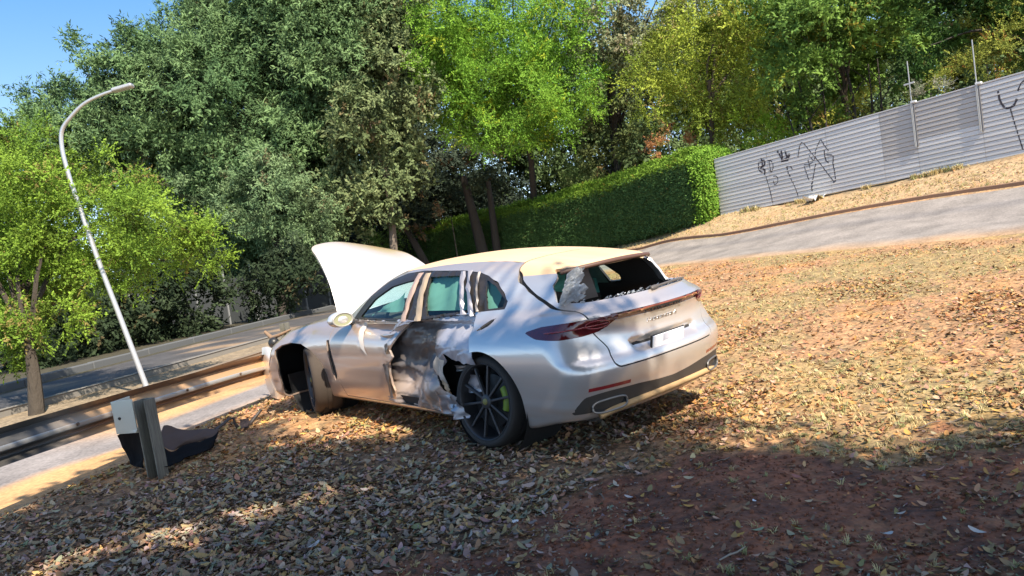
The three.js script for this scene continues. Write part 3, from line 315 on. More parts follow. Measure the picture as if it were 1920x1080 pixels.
// clipped hedge along the top of the side road
{
  const L = [[7.75, 1.62, -29.6, 4.08], [6.6, 1.36, -31.9, 3.98], [4.9, 1.02, -35.6, 3.85], [1.5, .85, -40, 3.65], [-3.95, .6, -45.2, 3.4], [-8, .6, -49, 3.2]], H = base('hedge', 7.75, 1.62, -29.6); tag(H, 'long clipped dark green hedge between the far trees and the fence', 'hedge');
  const C = new THREE.CatmullRomCurve3(L.map(p => V3(p[0], p[1], p[2])), false, 'centripetal'), T = new THREE.CatmullRomCurve3(L.map(p => V3(p[0], p[3], p[2])), false, 'centripetal'), n = 40, pos = [], idx = [], o = H.position, R = rngOf(66), put = [[], []], q = new THREE.Quaternion(), q2 = new THREE.Quaternion(), Y = V3(0, 1, 0); const gauss = () => (R() + R() + R() - 1.5) * 1.15;
  const frame = t => { const a = C.getPoint(t), b = T.getPoint(t), d = C.getTangent(t); d.y = 0; d.normalize(); return { a, b, r: V3(-d.z, 0, d.x).multiplyScalar(V3(-d.z, 0, d.x).dot(V3(-1, 0, .3)) > 0 ? 1 : -1) }; }; // r: towards the road
  for (let i = 0; i <= n; i++) { const { a, b, r } = frame(i / n); for (const [k, y] of [[.0, 0], [.08, .5], [.0, .93], [-1.5, .93], [-1.5, 0]]) { const p = a.clone().lerp(b, y).addScaledVector(r, k); pos.push(p.x - o.x, p.y - o.y, p.z - o.z); } } for (let i = 0; i < n; i++) for (let j = 0; j < 4; j++) { const k = i * 5 + j; idx.push(k, k + 5, k + 1, k + 1, k + 5, k + 6); } idx.push(0, 1, 2, 0, 2, 3, 0, 3, 4);
  mesh('leaf_backing', geoOf(pos, idx), std(RGB(.018, .028, .014), .95), H);  // solid dark backing added inside the leaves to close the hedge
  const g = tones([.06, .13, .045], [.12, .22, .065], [.25, .22, .08], .012, .6), top = tones([.13, .24, .03], [.24, .38, .05], [.3, .3, .05], .02, .7);  // shaded face and sunlit top painted as separate leaf tones
  const add = (p, v, s, c) => put[Math.floor(R() * 2)].push([p, v.normalize(), s, c]);
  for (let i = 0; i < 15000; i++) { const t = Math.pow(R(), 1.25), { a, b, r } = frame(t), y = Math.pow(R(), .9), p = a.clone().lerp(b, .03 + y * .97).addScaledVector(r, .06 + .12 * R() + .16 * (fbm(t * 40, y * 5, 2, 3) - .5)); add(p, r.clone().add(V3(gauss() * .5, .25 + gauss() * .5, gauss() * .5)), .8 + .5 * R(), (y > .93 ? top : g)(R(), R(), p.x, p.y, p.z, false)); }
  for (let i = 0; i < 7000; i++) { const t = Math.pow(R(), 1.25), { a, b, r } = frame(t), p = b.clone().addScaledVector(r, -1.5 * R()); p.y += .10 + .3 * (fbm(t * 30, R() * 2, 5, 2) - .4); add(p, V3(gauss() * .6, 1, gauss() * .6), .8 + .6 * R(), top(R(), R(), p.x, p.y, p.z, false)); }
  for (let i = 0; i < 5200; i++) { const { a, b, r } = frame(0), y = R(), s = R(), d = V3(.42, 0, .9), p = a.clone().lerp(b, y).addScaledVector(r, -1.6 * s + .1).addScaledVector(d, (.1 + .4 * Math.sin(Math.PI * (.15 + .7 * y)) * (.6 + .8 * fbm(s * 3, y * 3, 1, 2))) * (1 - .3 * s)); add(p, d.clone().add(V3(gauss() * .7, .4 + gauss() * .5, gauss() * .7)), .9 + .7 * R(), tones([.10, .22, .025], [.22, .38, .05], [.3, .3, .05], .02, .7)(R(), R(), p.x, p.y, p.z, false)); }  // right end painted in brighter leaves, as if sunlit
  const M = new THREE.Matrix4(); put.forEach((l, k) => { const im = new THREE.InstancedMesh(SMALL[k], LEAF, l.length); im.name = 'foliage'; im.userData.kind = 'stuff'; l.forEach(([p, v, s, c], i) => { q.setFromUnitVectors(Y, v); q2.setFromAxisAngle(Y, R() * 6.28); q.multiply(q2); M.compose(V3(p.x - o.x, p.y - o.y, p.z - o.z), q, V3(s, s, s)); im.setMatrixAt(i, M); im.setColorAt(i, c); }); H.add(im); });
}
// the young tree on the median, left
plantTree('median_tree', 'bushy yellow-green tree with a stout trunk on the median beside the street lamp', 'tree', null, (() => { const p = onLand(65, 775, 12.3); return p; })(), lob(13.9, [[20, 290, 44], [85, 285, 42], [45, 350, 62], [125, 335, 52], [190, 335, 42], [30, 430, 72], [120, 420, 72], [210, 405, 62], [270, 425, 52], [330, 440, 50], [378, 482, 34], [300, 490, 42], [220, 490, 52], [130, 495, 62], [40, 515, 62], [20, 595, 44], [90, 550, 42], [175, 545, 36], [-60, 400, 95], [-60, 550, 80], [-40, 290, 50], [240, 360, 34], [10, 480, 66], [70, 470, 60], [55, 620, 36, -1.4], [-20, 640, 56, -1], [105, 600, 34], [10, 360, 60]], 2.6), PINN, { seed: 130, per: 32, tuft: 6, clump: .3, scale: .52, tone: tones([.11, .21, .028], [.25, .38, .05], [.34, .28, .09], .05, .45), up: .25, tuftR: .28, flatten: .5 }, bark(.05, .04, .03), .108, spot(42, 600, 12.6), 9);
// shrubs in the shade along the far barrier
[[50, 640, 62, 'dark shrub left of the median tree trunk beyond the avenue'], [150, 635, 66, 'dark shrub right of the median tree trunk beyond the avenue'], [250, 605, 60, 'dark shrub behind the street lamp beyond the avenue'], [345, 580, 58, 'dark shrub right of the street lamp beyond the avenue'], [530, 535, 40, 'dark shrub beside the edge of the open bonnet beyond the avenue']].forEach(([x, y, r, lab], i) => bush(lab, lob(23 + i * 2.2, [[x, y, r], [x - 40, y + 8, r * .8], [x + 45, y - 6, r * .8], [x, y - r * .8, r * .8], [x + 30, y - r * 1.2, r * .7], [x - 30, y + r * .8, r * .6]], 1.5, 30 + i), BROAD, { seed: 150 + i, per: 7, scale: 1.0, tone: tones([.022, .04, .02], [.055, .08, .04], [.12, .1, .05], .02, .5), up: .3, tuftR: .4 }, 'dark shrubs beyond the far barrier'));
{ // grey boundary wall behind the bonnet, panels between thin poles, their shade painted into the colour
  const W = base('panel_wall', ...spot(455, 590, 34).toArray()); W.position.y = hSmooth(W.position.x, W.position.z); tag(W, 'grey panel wall, shade painted in, beyond the avenue, left of the open bonnet', 'wall'); W.rotation.y = .9; const R = rngOf(3);
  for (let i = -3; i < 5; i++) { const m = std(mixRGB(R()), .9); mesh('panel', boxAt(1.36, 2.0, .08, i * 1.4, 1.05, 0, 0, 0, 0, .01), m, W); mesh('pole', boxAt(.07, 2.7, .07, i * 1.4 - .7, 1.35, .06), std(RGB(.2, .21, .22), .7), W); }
}
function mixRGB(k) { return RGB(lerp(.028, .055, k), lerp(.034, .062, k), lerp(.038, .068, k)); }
{ // one mass of woods closing the view behind everything
  const list = []; for (let i = 0; i < 26; i++) for (const y of [600, 520]) list.push([-700 + i * 36, y - (i * 36 - 700 - 260) * .14, 46]); for (let i = 0; i < 46; i++) { const x = 260 + i * 38; for (const y of [470, 400, 320]) list.push([x, y - (x - 960) * .14 - 10 * (i % 3), 44]); if (x > 560) list.push([x, 240 - (x - 960) * .14, 44]); if (x > 700) list.push([x, 150 - (x - 960) * .12, 44]); } const w = base('woods', 0, 0, -60); tag(w, 'mass of darker woods closing the view behind the nearer trees', 'woods', null, 'stuff'); crown(w, lob(58, list, 6), BROAD, { seed: 160, per: 2.2, tuft: 5, scale: 1.9, tone: tones([.06, .10, .04], [.15, .21, .08], [.2, .17, .07], .03, .6), tuftR: .9, name: 'foliage' }); }
// ---------------------------------------------------------------- the tree behind the photographer that shades the bank
{
  const K = V3(SUN.x / SUN.y, 0, SUN.z / SUN.y), foot = V3(5.6, hSmooth(5.6, 4.6), 4.6), t = base('shade_tree', foot.x, foot.y, foot.z); tag(t, 'large tree behind the photographer whose crown shades the near bank', 'tree');
  const S = polySdf([[-4.5, -5.6], [-4.1, -7.4], [-3.8, -8.2], [-3.65, -9.6], [-3.35, -9.3], [-3.05, -7.8], [-2.5, -6.9], [-2.0, -6.4], [-1.5, -6.35], [-.9, -6.6], [-.3, -6.55], [.09, -6.2], [.75, -6.0], [1.1, -5.85], [1.45, -5.15], [1.6, -4.7], [1.95, -4.55], [2.4, -4.6], [2.9, -4.45], [4.4, -4.2], [7.5, -3.8], [9, 2], [4, 7], [-3, 6], [-5.6, 0], [-5, -3.4]]);
  const gaps = [[-2.75, -4.75, .34], [-2.35, -4.62, .3], [-2.0, -5.0, .13], [-1.55, -5.2, .2], [-1.75, -4.85, .18], [-3.2, -4.3, .3], [.15, -5.2, .2], [2.45, -3.6, .10], [1.85, -3.0, .08], [-.2, -4.3, .12], [-4.15, -6.35, .18], [-4.3, -5.9, .16], [2.6, -3.9, .1], [-2.9, -5.6, .09], [-.9, -4.9, .07], [.6, -4.7, .08]];
  const thickLeaf = std(RGB(1, 1, 1), .7), R = rngOf(404), put = [[], [], []], q = new THREE.Quaternion(), Y = V3(0, 1, 0); let tries = 0;
  while (put[0].length + put[1].length + put[2].length < 10500 && tries++ < 120000) { const gx = lerp(-5.5, 8, R()), gz = lerp(-9.7, 7, R()), y = 5.4 + 3.4 * Math.pow(R(), 1.2), s = S(gx, gz); if (s > (gx < -1 ? -.2 : -.3) - .22 * R()) continue; let hole = false; for (const [a, b, r] of gaps) if ((gx - a) ** 2 + (gz - b) ** 2 < (r + .32) ** 2) hole = true; if (hole) continue; put[Math.floor(R() * 3)].push([gx + K.x * y, y, gz + K.z * y, V3(R() - .5, .3 + R() * .5, R() - .5).normalize(), .95 + .5 * R()]); }
  const M = new THREE.Matrix4(); put.forEach((l, k) => { const im = new THREE.InstancedMesh(BROAD[k], thickLeaf, l.length); im.name = 'crown'; im.userData.kind = 'stuff'; im.castShadow = true; l.forEach(([x, y, z, v, s], i) => { q.setFromUnitVectors(Y, v); M.compose(V3(x - foot.x, y - foot.y, z - foot.z), q, V3(s, s, s)); im.setMatrixAt(i, M); im.setColorAt(i, RGB(.06 + .04 * R(), .11 + .05 * R(), .03)); }); t.add(im); });
  const P = spline([[0, -.3, 0], [-.2, 2.6, -.2], [-.6, 5.2, -.7], [-1, 6.6, -1.4]], 14); mesh('trunk', tube(P, P.map((_, i) => .3 - .014 * i), 10), barkBrown, t); for (let i = 0; i < 9; i++) { const s = P[8 + i % 6], a = i * .36, e = s.clone().add(V3(Math.cos(a) * 3.4, 1.0 + R(), Math.sin(a) * 3.4 - .8)); mesh('limb', tube([s, s.clone().lerp(e, .5).add(V3(0, .4, 0)), e], [.12, .08, .03], 6), barkBrown, t); }
}
// ---------------------------------------------------------------- the car's skin as a field: x forward from the rear axle, y to its left, z up
const CF = (() => {
  const plan = crv([[-1.25, .86], [-.9, .915], [-.5, .95], [0, .968], [.5, .952], [1, .93], [1.6, .925], [2.2, .93], [2.7, .947], [3, .952], [3.4, .93], [3.7, .86], [3.95, .72]]);
  const inset = crv([[.12, .13], [.2, .06], [.28, .035], [.36, .02], [.45, .014], [.55, .006], [.65, 0], [.74, .002], [.82, .012], [.9, .035], [1, .08], [1.1, .16]]);
  const deck = crv([[-1.2, 1.0], [-.95, 1.035], [-.6, 1.045], [-.2, 1.035], [.3, 1.01], [.8, .995], [1.5, .99], [2.2, .99], [2.6, .965], [3, .915], [3.4, .835], [3.7, .74], [3.95, .6]]);
  const xr = crv([[.1, -.86], [.2, -.98], [.27, -1.03], [.35, -1.075], [.45, -1.1], [.55, -1.125], [.62, -1.13], [.67, -1.115], [.71, -1.085], [.8, -1.062], [.88, -1.06], [.94, -1.078], [.985, -1.09], [1.01, -1.075], [1.05, -1.0], [1.15, -.9]]);
  const xf = crv([[.1, 3.75], [.25, 3.87], [.45, 3.91], [.6, 3.88], [.75, 3.76], [.9, 3.5]]);
  const roof = crv([[-.75, 1.325], [-.5, 1.365], [-.25, 1.398], [.1, 1.432], [.5, 1.456], [.9, 1.46], [1.25, 1.438], [1.55, 1.37], [1.9, 1.23], [2.2, 1.085], [2.5, .92]]);
  const belt = crv([[-1.1, .585], [-.8, .635], [-.4, .715], [0, .785], [.5, .835], [1, .855], [1.5, .845], [2, .79], [2.4, .7]]);
  function lower(x, ay, z) {
    const side = ay - (plan(x) - inset(z));
    const t = Math.max(0, (ay - .5) / .42), drop = x > 1.8 ? .12 : .14;
    const bump = x > 2.4 ? .035 * Math.exp(-Math.pow((ay - .72) / .16, 2)) * sstep(2.3, 2.8, x) : 0;
    const top = z - (deck(x) + bump - drop * Math.pow(t, 2.4));
    const rear = (xr(z) + (.185 + .09 * sstep(.6, .95, z)) * Math.pow(ay / .9, 2.7)) - x, front = x - (xf(z) - .36 * Math.pow(ay / .9, 2.6)), bot = .17 + .1 * sstep(-.3, -.85, x) - z;
    let f = smax(side, top, .12); f = smax(f, rear * .92, .11); f = smax(f, front * .92, .12); return smax(f, bot, .05);
  }
  function cabin(x, ay, z) {
    const side = (ay - (belt(x) - .5 * (z - 1) - .25 * Math.pow(Math.max(0, z - 1.15), 2) * 4)) * .89;
    const top = (z - (roof(x) - .04 * Math.pow(ay / .6, 2.4))) * (x > 1.3 ? .9 : 1);
    const gl = (-(x + .66 + .0) * .62 + (z - 1.335) * .785) - .07 * 0 + .075 * Math.pow(ay / .6, 2.2);
    const bot = .965 - z; let f = smax(side, top, .075); f = smax(f, gl, .03); return Math.max(f, bot);
  }
  const field = (x, y, z) => { const ay = Math.abs(y); return smin(lower(x, ay, z), cabin(x, ay, z), .055); };
  const e = 1e-3;
  const grad = (x, y, z) => { const g = [field(x + e, y, z) - field(x - e, y, z), field(x, y + e, z) - field(x, y - e, z), field(x, y, z + e) - field(x, y, z - e)].map(v => v / (2 * e)); return g; };
  return { field, grad };
})();
const CAR_FWD = V3(-.6695, .0292, -.7422), CAR_LEFT = V3(-.7428, -.0197, .6693), CAR_UP = V3(.0049, .9994, .0349), CAR_POS = V3(.375, .063, -6.543), CAR_S = 1.035;
// ---------------------------------------------------------------- polygon skin tools
function netsOf(field, lo, hi, h) { // surface nets, vertices pulled onto the field's zero
  const n = [0, 1, 2].map(i => Math.ceil((hi[i] - lo[i]) / h) + 1), [nx, ny, nz] = n, v = new Float32Array(nx * ny * nz);
  for (let k = 0, q = 0; k < nz; k++) for (let j = 0; j < ny; j++) for (let i = 0; i < nx; i++, q++) v[q] = field(lo[0] + i * h, lo[1] + j * h, lo[2] + k * h);
  const id = new Int32Array(nx * ny * nz).fill(-1), P = [], T = [], sx = 1, sy = nx, sz = nx * ny, off = [0, sx, sy, sx + sy, sz, sx + sz, sy + sz, sx + sy + sz];
  const E = [[0, 1], [2, 3], [4, 5], [6, 7], [0, 2], [1, 3], [4, 6], [5, 7], [0, 4], [1, 5], [2, 6], [3, 7]];
  for (let k = 0; k < nz - 1; k++) for (let j = 0; j < ny - 1; j++) for (let i = 0; i < nx - 1; i++) {
    const q = i + j * sy + k * sz; let m = 0; for (let c = 0; c < 8; c++) if (v[q + off[c]] < 0) m |= 1 << c;
    if (m === 0 || m === 255) continue; let X = 0, Y = 0, Z = 0, w = 0;
    for (const [a, b] of E) { const A = v[q + off[a]], B = v[q + off[b]]; if ((A < 0) === (B < 0)) continue; const t = A / (A - B); X += lerp(a & 1, b & 1, t); Y += lerp((a >> 1) & 1, (b >> 1) & 1, t); Z += lerp(a >> 2, b >> 2, t); w++; }
    id[q] = P.length; P.push([lo[0] + (i + X / w) * h, lo[1] + (j + Y / w) * h, lo[2] + (k + Z / w) * h]);
  }
  const quad = (a, b, c, d, f) => { if (a < 0 || b < 0 || c < 0 || d < 0) return; f ? T.push([a, b, c], [a, c, d]) : T.push([a, c, b], [a, d, c]); };
  for (let k = 1; k < nz - 1; k++) for (let j = 1; j < ny - 1; j++) for (let i = 1; i < nx - 1; i++) {
    const q = i + j * sy + k * sz, s = v[q] < 0;
    if (s !== (v[q + sx] < 0)) quad(id[q - sy - sz], id[q - sz], id[q], id[q - sy], s);
    if (s !== (v[q + sy] < 0)) quad(id[q - sx - sz], id[q - sx], id[q], id[q - sz], s);
    if (s !== (v[q + sz] < 0)) quad(id[q - sx - sy], id[q - sy], id[q], id[q - sx], s);
  }
  for (const p of P) for (let it = 0; it < 2; it++) { const f = field(...p), g = CF.grad(...p), l = g[0] * g[0] + g[1] * g[1] + g[2] * g[2] + 1e-6, s = clamp(f / l, -.01, .01); p[0] -= g[0] * s; p[1] -= g[1] * s; p[2] -= g[2] * s; }
  return { P, T };
}
function splitSkin(m, fn) { // [part where fn < 0, the rest], cut cleanly along fn = 0
  const val = m.P.map(p => fn(p[0], p[1], p[2])), out = [{ P: [], T: [] }, { P: [], T: [] }], map = [new Map(), new Map()];
  const vert = (s, key, p) => { let i = map[s].get(key); if (i === undefined) { i = out[s].P.length; out[s].P.push(p); map[s].set(key, i); } return i; };
  const N = m.P.length;
  const cut = (s, a, b) => { const lo = Math.min(a, b), hi = Math.max(a, b), t = val[lo] / (val[lo] - val[hi]); return vert(s, N + lo * N + hi, m.P[lo].map((x, i) => lerp(x, m.P[hi][i], t))); };
  for (const t of m.T) {
    const neg = t.map(i => val[i] < 0), k = neg.filter(Boolean).length;
    if (k === 3 || k === 0) { const s = k === 3 ? 0 : 1; out[s].T.push(t.map(i => vert(s, i, m.P[i]))); continue; }
    const lone = k === 1 ? neg.indexOf(true) : neg.indexOf(false), s = k === 1 ? 0 : 1, a = t[lone], b = t[(lone + 1) % 3], c = t[(lone + 2) % 3];
    out[s].T.push([vert(s, a, m.P[a]), cut(s, a, b), cut(s, a, c)]);
    const o = 1 - s, p = cut(o, a, b), q = cut(o, a, c), B = vert(o, b, m.P[b]), C = vert(o, c, m.P[c]); out[o].T.push([p, B, C], [p, C, q]);
  }
  return out;
}
const toLocal = p => [p[0], p[2], -p[1]]; // car axes to three.js axes of the car's group
function skinGeo(m, { thick = 0, color, warp } = {}) {
  const pos = [], idx = [], col = []; const P = warp ? m.P.map(p => warp(p[0], p[1], p[2])) : m.P;
  for (const p of P) pos.push(...toLocal(p)); for (const t of m.T) idx.push(t[0], t[1], t[2]);
  let g = geoOf(pos, idx);
  if (color) { const n = g.attributes.normal, c = []; for (let i = 0; i < P.length; i++) c.push(...color(m.P[i][0], m.P[i][1], m.P[i][2], n.getX(i), n.getY(i), n.getZ(i))); g.setAttribute('color', new THREE.BufferAttribute(new Float32Array(c), 3)); }
  if (thick) { // a rim folded inwards along open edges, so the sheet shows a thickness
    const cnt = new Map(); for (const t of m.T) for (let e = 0; e < 3; e++) { const a = t[e], b = t[(e + 1) % 3], k = Math.min(a, b) * P.length + Math.max(a, b); cnt.set(k, cnt.has(k) ? null : [a, b]); }
    const n = g.attributes.normal, p2 = Array.from(g.attributes.position.array), i2 = Array.from(g.index.array), c2 = color ? Array.from(g.attributes.color.array) : null, inn = new Map();
    const dup = (i, d) => { const k = i + (d ? 1e9 : 0); let q = inn.get(k); if (q === undefined) { q = p2.length / 3; p2.push(g.attributes.position.getX(i) - n.getX(i) * d, g.attributes.position.getY(i) - n.getY(i) * d, g.attributes.position.getZ(i) - n.getZ(i) * d); if (c2) c2.push(c2[i * 3], c2[i * 3 + 1], c2[i * 3 + 2]); inn.set(k, q); } return q; };
    for (const e of cnt.values()) if (e) { const [a, b] = e, A = dup(a, 0), B = dup(b, 0), C = dup(a, thick), D = dup(b, thick); i2.push(A, C, B, B, C, D); }
    g = geoOf(p2, i2, c2);
  }
  return g;
}
// ---------------------------------------------------------------- the wrecked estate car
const car = base('wrecked_car');
tag(car, 'silver estate car, wrecked, bonnet up, left side crushed, standing on the leaf-covered bank', 'car');
{
  const m4 = new THREE.Matrix4().makeBasis(CAR_FWD, CAR_UP, CAR_LEFT.clone().negate()); car.quaternion.setFromRotationMatrix(m4); car.position.copy(CAR_POS); car.scale.setScalar(CAR_S);
  const paint = new THREE.MeshPhysicalMaterial({ color: RGB(.66, .655, .66), roughness: .30, metalness: .62, clearcoat: .9, clearcoatRoughness: .03, vertexColors: true });
  const dusty = new THREE.MeshPhysicalMaterial({ color: RGB(.66, .46, .29), roughness: .78, metalness: .12, clearcoat: .15, clearcoatRoughness: .5, vertexColors: true });
  const black = std(RGB(.018, .018, .02), .55), matt = std(RGB(.012, .012, .013), .9), rubber = std(RGB(.03, .027, .025), .85), trimM = std(RGB(.03, .026, .025), .3, 0);
  const rimM = std(RGB(.055, .055, .06), .45, .5), limeM = std(RGB(.17, .25, .02), .5), chrome = std(RGB(.55, .55, .57), .22, 1), steel = std(RGB(.25, .24, .23), .5, .8);
  const glassM = new THREE.MeshPhysicalMaterial({ color: RGB(.72, .88, .84), roughness: .04, transmission: 1, thickness: 0, ior: 1.45 });
  const redM = new THREE.MeshPhysicalMaterial({ color: RGB(.085, .004, .006), roughness: .1, clearcoat: 1, clearcoatRoughness: .05 });
  const brightRed = new THREE.MeshPhysicalMaterial({ color: RGB(.24, .015, .02), roughness: .2, clearcoat: 1 });
  const diffM = std(RGB(.05, .042, .036), .6), dustDiff = std(RGB(.42, .27, .13), .8);
  const cabinM = std(RGB(.045, .04, .038), .85), bagM = std(RGB(.17, .31, .275), .8), leather = std(RGB(.13, .115, .105), .6), whiteM = std(RGB(.72, .72, .74), .5);
  const shard = new THREE.MeshPhysicalMaterial({ color: RGB(.78, .80, .82), roughness: .35, clearcoat: .6 });
  const inner = std(RGB(.03, .029, .03), .8, .1);
  const dust = (x, y, z, nx, ny, nz) => { // red earth settled on the flanks, streaked lengthways, and on what faces up
    const st = fbm(x * 1.3, z * 22, y * 2, 3), low = (sstep(.75, .25, z) * .5 + .12) * lerp(.55, 1, sstep(-.2, .8, x)), up = sstep(.35, .95, ny) * .55, front = sstep(.4, 1.7, x) * sstep(1.0, .86, z) * .62;
    const d = clamp((low + front) * (.3 + 1.35 * st * st * 2) + up * (.5 + .6 * fbm(x * 3, y * 3, z * 3, 3)), 0, .8);
    return [lerp(1, .92, d), lerp(1, .64, d), lerp(1, .46, d)];
  };
  const roofDust = (x, y, z) => { const s = .82 + .34 * fbm(x * 1.2 + 4, y * 9, z, 4); return [s, s, s * (.92 + .12 * noise3(x * 3, y * 3, 1))]; };
  let body = netsOf(CF.field, [-1.24, -1.06, .1], [4.06, 1.06, 1.54], .02), piece; const take = fn => { const r = splitSkin(body, fn); body = r[1]; return r[0]; };
  const weld = list => { const P = [], T = [], m = new Map(); for (const s of list) { const id = s.P.map(p => { const k = p.map(v => Math.round(v * 2e5)).join(','); let i = m.get(k); if (i === undefined) { i = P.length; P.push(p); m.set(k, i); } return i; }); for (const t of s.T) { const q = t.map(i => id[i]); if (q[0] !== q[1] && q[1] !== q[2] && q[0] !== q[2]) T.push(q); } } return { P, T }; };
  const takeAll = (...fns) => { let cur = body; const outs = []; for (const f of fns) { const r = splitSkin(cur, f); cur = r[0]; outs.push(r[1]); } body = weld(outs); return cur; }; // the region inside all of several cuts
  const gapAlong = (sd, side = () => -1, w = .005) => { const [b, far] = splitSkin(body, side), [inn, r] = splitSkin(b, (x, y, z) => sd(x, y, z) + w), out = splitSkin(r, (x, y, z) => sd(x, y, z) - w)[1]; body = weld([far, inn, out]); }; // an open joint between two panels
  // wheel arches
  const archPoly = polySdf([[3.28, .70], [3.2, .745], [3.05, .765], [2.87, .745], [2.7, .675], [2.58, .52], [2.535, .38], [2.56, .1], [3.3, .1]]);
  for (const s of [1, -1]) { take((x, y, z) => Math.max(Math.hypot(x + .03, z - .355) - .415, .5 - y * s)); take(s > 0 ? (x, y, z) => Math.max(archPoly(x, z), .5 - y) : (x, y, z) => Math.max(Math.hypot(x - 2.95, z - .36) - .41, .5 + y)); }
  const bodyForLiner = body;
  // glass
  const dloL = polySdf([[2.0, .985], [1.75, 1.19], [1.5, 1.315], [1.25, 1.372], [1.0, 1.385], [.43, 1.362], [.2, 1.335], [.08, 1.29], [-.05, 1.22], [-.165, 1.11], [-.15, 1.055], [.06, 1.045], [.29, 1.035], [.7, 1.0], [1.0, .985]]);
  const fgl = polySdf([[1.86, 1.0], [1.64, 1.165], [1.40, 1.268], [1.2, 1.3], [1.06, 1.315], [1.08, 1.0]]), rgl = polySdf([[.86, 1.33], [.43, 1.325], [.2, 1.055], [.44, 1.04], [.74, 1.015]]), qgl = polySdf([[.13, 1.28], [.01, 1.235], [-.135, 1.12], [-.125, 1.07], [.03, 1.06]]);
  const glassL = [], glassR = [];
  const dl = take((x, y, z) => Math.max(dloL(x, z), .3 - y)), dr = take((x, y, z) => Math.max(dloL(x, z), .3 + y));
  let fr = dl; for (const g of [fgl, rgl, qgl]) { const r = splitSkin(fr, (x, y, z) => g(x, z)); glassL.push(r[0]); fr = r[1]; }
  let frR = dr; for (const g of [fgl, rgl, qgl]) { const r = splitSkin(frR, (x, y, z) => g(x, z)); glassR.push(r[0]); frR = r[1]; }
  const screen = take((x, y, z) => Math.max(Math.abs(y) - lerp(.50, .645, (x - 1.4) / .8), 1.4 - x - .05 * (1 - y * y * 3), x - 2.23 - .06 * (1 - y * y), 1.0 - z));
  const rearOpen = polySdf([[.50, 1.315], [-.5, 1.315], [-.565, 1.2], [-.62, 1.075], [.635, 1.075], [.585, 1.2]]);
  const rw = take((x, y, z) => Math.max(rearOpen(y, z), x + .3, -.99 - x));
  // lamps, strip, tailgate, bumper, diffuser
  const ang = (x, y) => Math.atan2(-(x + .3), Math.abs(y) - .3) * 57.3;
  const lampP = polySdf([[18, .908], [31, .943], [45, .962], [61, .972], [75.5, .982], [76, .945], [70, .898], [64, .872], [55, .858], [42, .853], [28, .866]].map(p => [p[0] * .012, p[1]]));
  const lampF = (x, y, z) => Math.max(lampP(ang(x, y) * .012, z), x + .3);
  const lampL = take((x, y, z) => Math.max(lampF(x, y, z), -y)), lampR = take((x, y, z) => Math.max(lampF(x, y, z), y));
  const stripTop = takeAll((x, y, z) => x + .9, (x, y, z) => Math.abs(y) - .545, (x, y, z) => z - .985, (x, y, z) => .970 - z), strip = takeAll((x, y, z) => x + .9, (x, y, z) => Math.abs(y) - .525, (x, y, z) => z - .970, (x, y, z) => .9305 - z);
  const ylim = crv([[.6, .58], [.66, .6], [.75, .585], [.87, .655], [.99, .685], [1.03, .672], [1.07, .652], [1.16, .64], [1.25, .61], [1.33, .56], [1.45, .5]]);
  const gateF = (x, y, z) => smax(smax(Math.abs(y) - ylim(z), .617 - z, .05), x + .17, .02);
  gapAlong(gateF); let gate = take(gateF);
  const diffZ = crv([[0, .262], [12, .272], [18, .285], [43, .335], [47.5, .40], [52, .452], [79, .462], [100, .44], [118, .425]]);
  const diffF = (x, y, z) => Math.max((z - diffZ(ang(x, y))) * .8, x + .42, .1 - z * .3);
  const reflP = (x, y, z) => Math.max(Math.abs(z - .4975 - .01 * (Math.abs(y) - .64)) - .0125, Math.abs(Math.abs(y) - .64) - .165, x + .6);
  let bump = take((x, y, z) => Math.max(z - .617, x + .44 + .1 * (z - .3)));
  let r1 = splitSkin(bump, diffF); const diff = r1[0]; bump = r1[1]; const keepBody = body; body = bump; const refl = s => takeAll((x, y, z) => x + .6, (x, y, z) => Math.abs(s * y - .64) - .165, (x, y, z) => z - .51 - .01 * (Math.abs(y) - .64), (x, y, z) => .485 + .01 * (Math.abs(y) - .64) - z), refL = refl(1), refR = refl(-1); bump = body; body = keepBody;
  // doors and bonnet
  const fdL = polySdf([[2.32, .93], [2.315, .77], [2.27, .43], [2.2, .225], [1.32, .225], [1.285, .35], [1.3, .46], [1.275, .6], [1.19, .67], [1.235, .73], [1.16, .83], [1.1, .92], [1.03, .98], [1.9, .985], [2.2, .96]]);
  const rdL = polySdf([[1.5, .22], [1.5, 1.02], [.135, 1.03], [.125, .95], [.115, .87], [.07, .77], [.06, .6], [.35, .44], [.38, .22]]);
  const fdR = polySdf([[2.32, .97], [2.3, .6], [2.2, .225], [1.03, .225], [1.0, .99]]), rdR = polySdf([[.99, .225], [.97, .99], [.12, 1.03], [.1, .8], [.12, .62], [.42, .42], [.44, .225]]);
  for (const f of [fdL]) gapAlong((x, y, z) => f(x, z), (x, y, z) => .3 - y, .0035); const doorFL = take((x, y, z) => Math.max(fdL(x, z), .3 - y)); take((x, y, z) => Math.max(rdL(x, z), .3 - y));
  for (const f of [fdR, rdR]) gapAlong((x, y, z) => f(x, z), (x, y, z) => .3 + y, .0035); const doorFR = take((x, y, z) => Math.max(fdR(x, z), .3 + y)), doorRR = take((x, y, z) => Math.max(rdR(x, z), .3 + y));
  const bonF = (x, y, z) => Math.max(smax(Math.abs(y) - lerp(.70, .60, (x - 2.3) / 1.3), x - 3.62 + .25 * y * y, .12), 2.27 + .0 * y - x - .06 * y * y, .62 - z); const bonnet = take(bonF);
  const vent = take((x, y, z) => Math.max(polySdf([[2.375, .79], [2.325, .79], [2.285, .55], [2.28, .42], [2.33, .37], [2.365, .48]])(x, z), .5 - y));
  const crescent = take((x, y, z) => Math.max(polySdf([[-.125, 1.0], [-.09, .985], [-.06, .945], [0, .92], [.075, .905], [.02, .945], [-.05, .985]])(x, z), .5 - y));
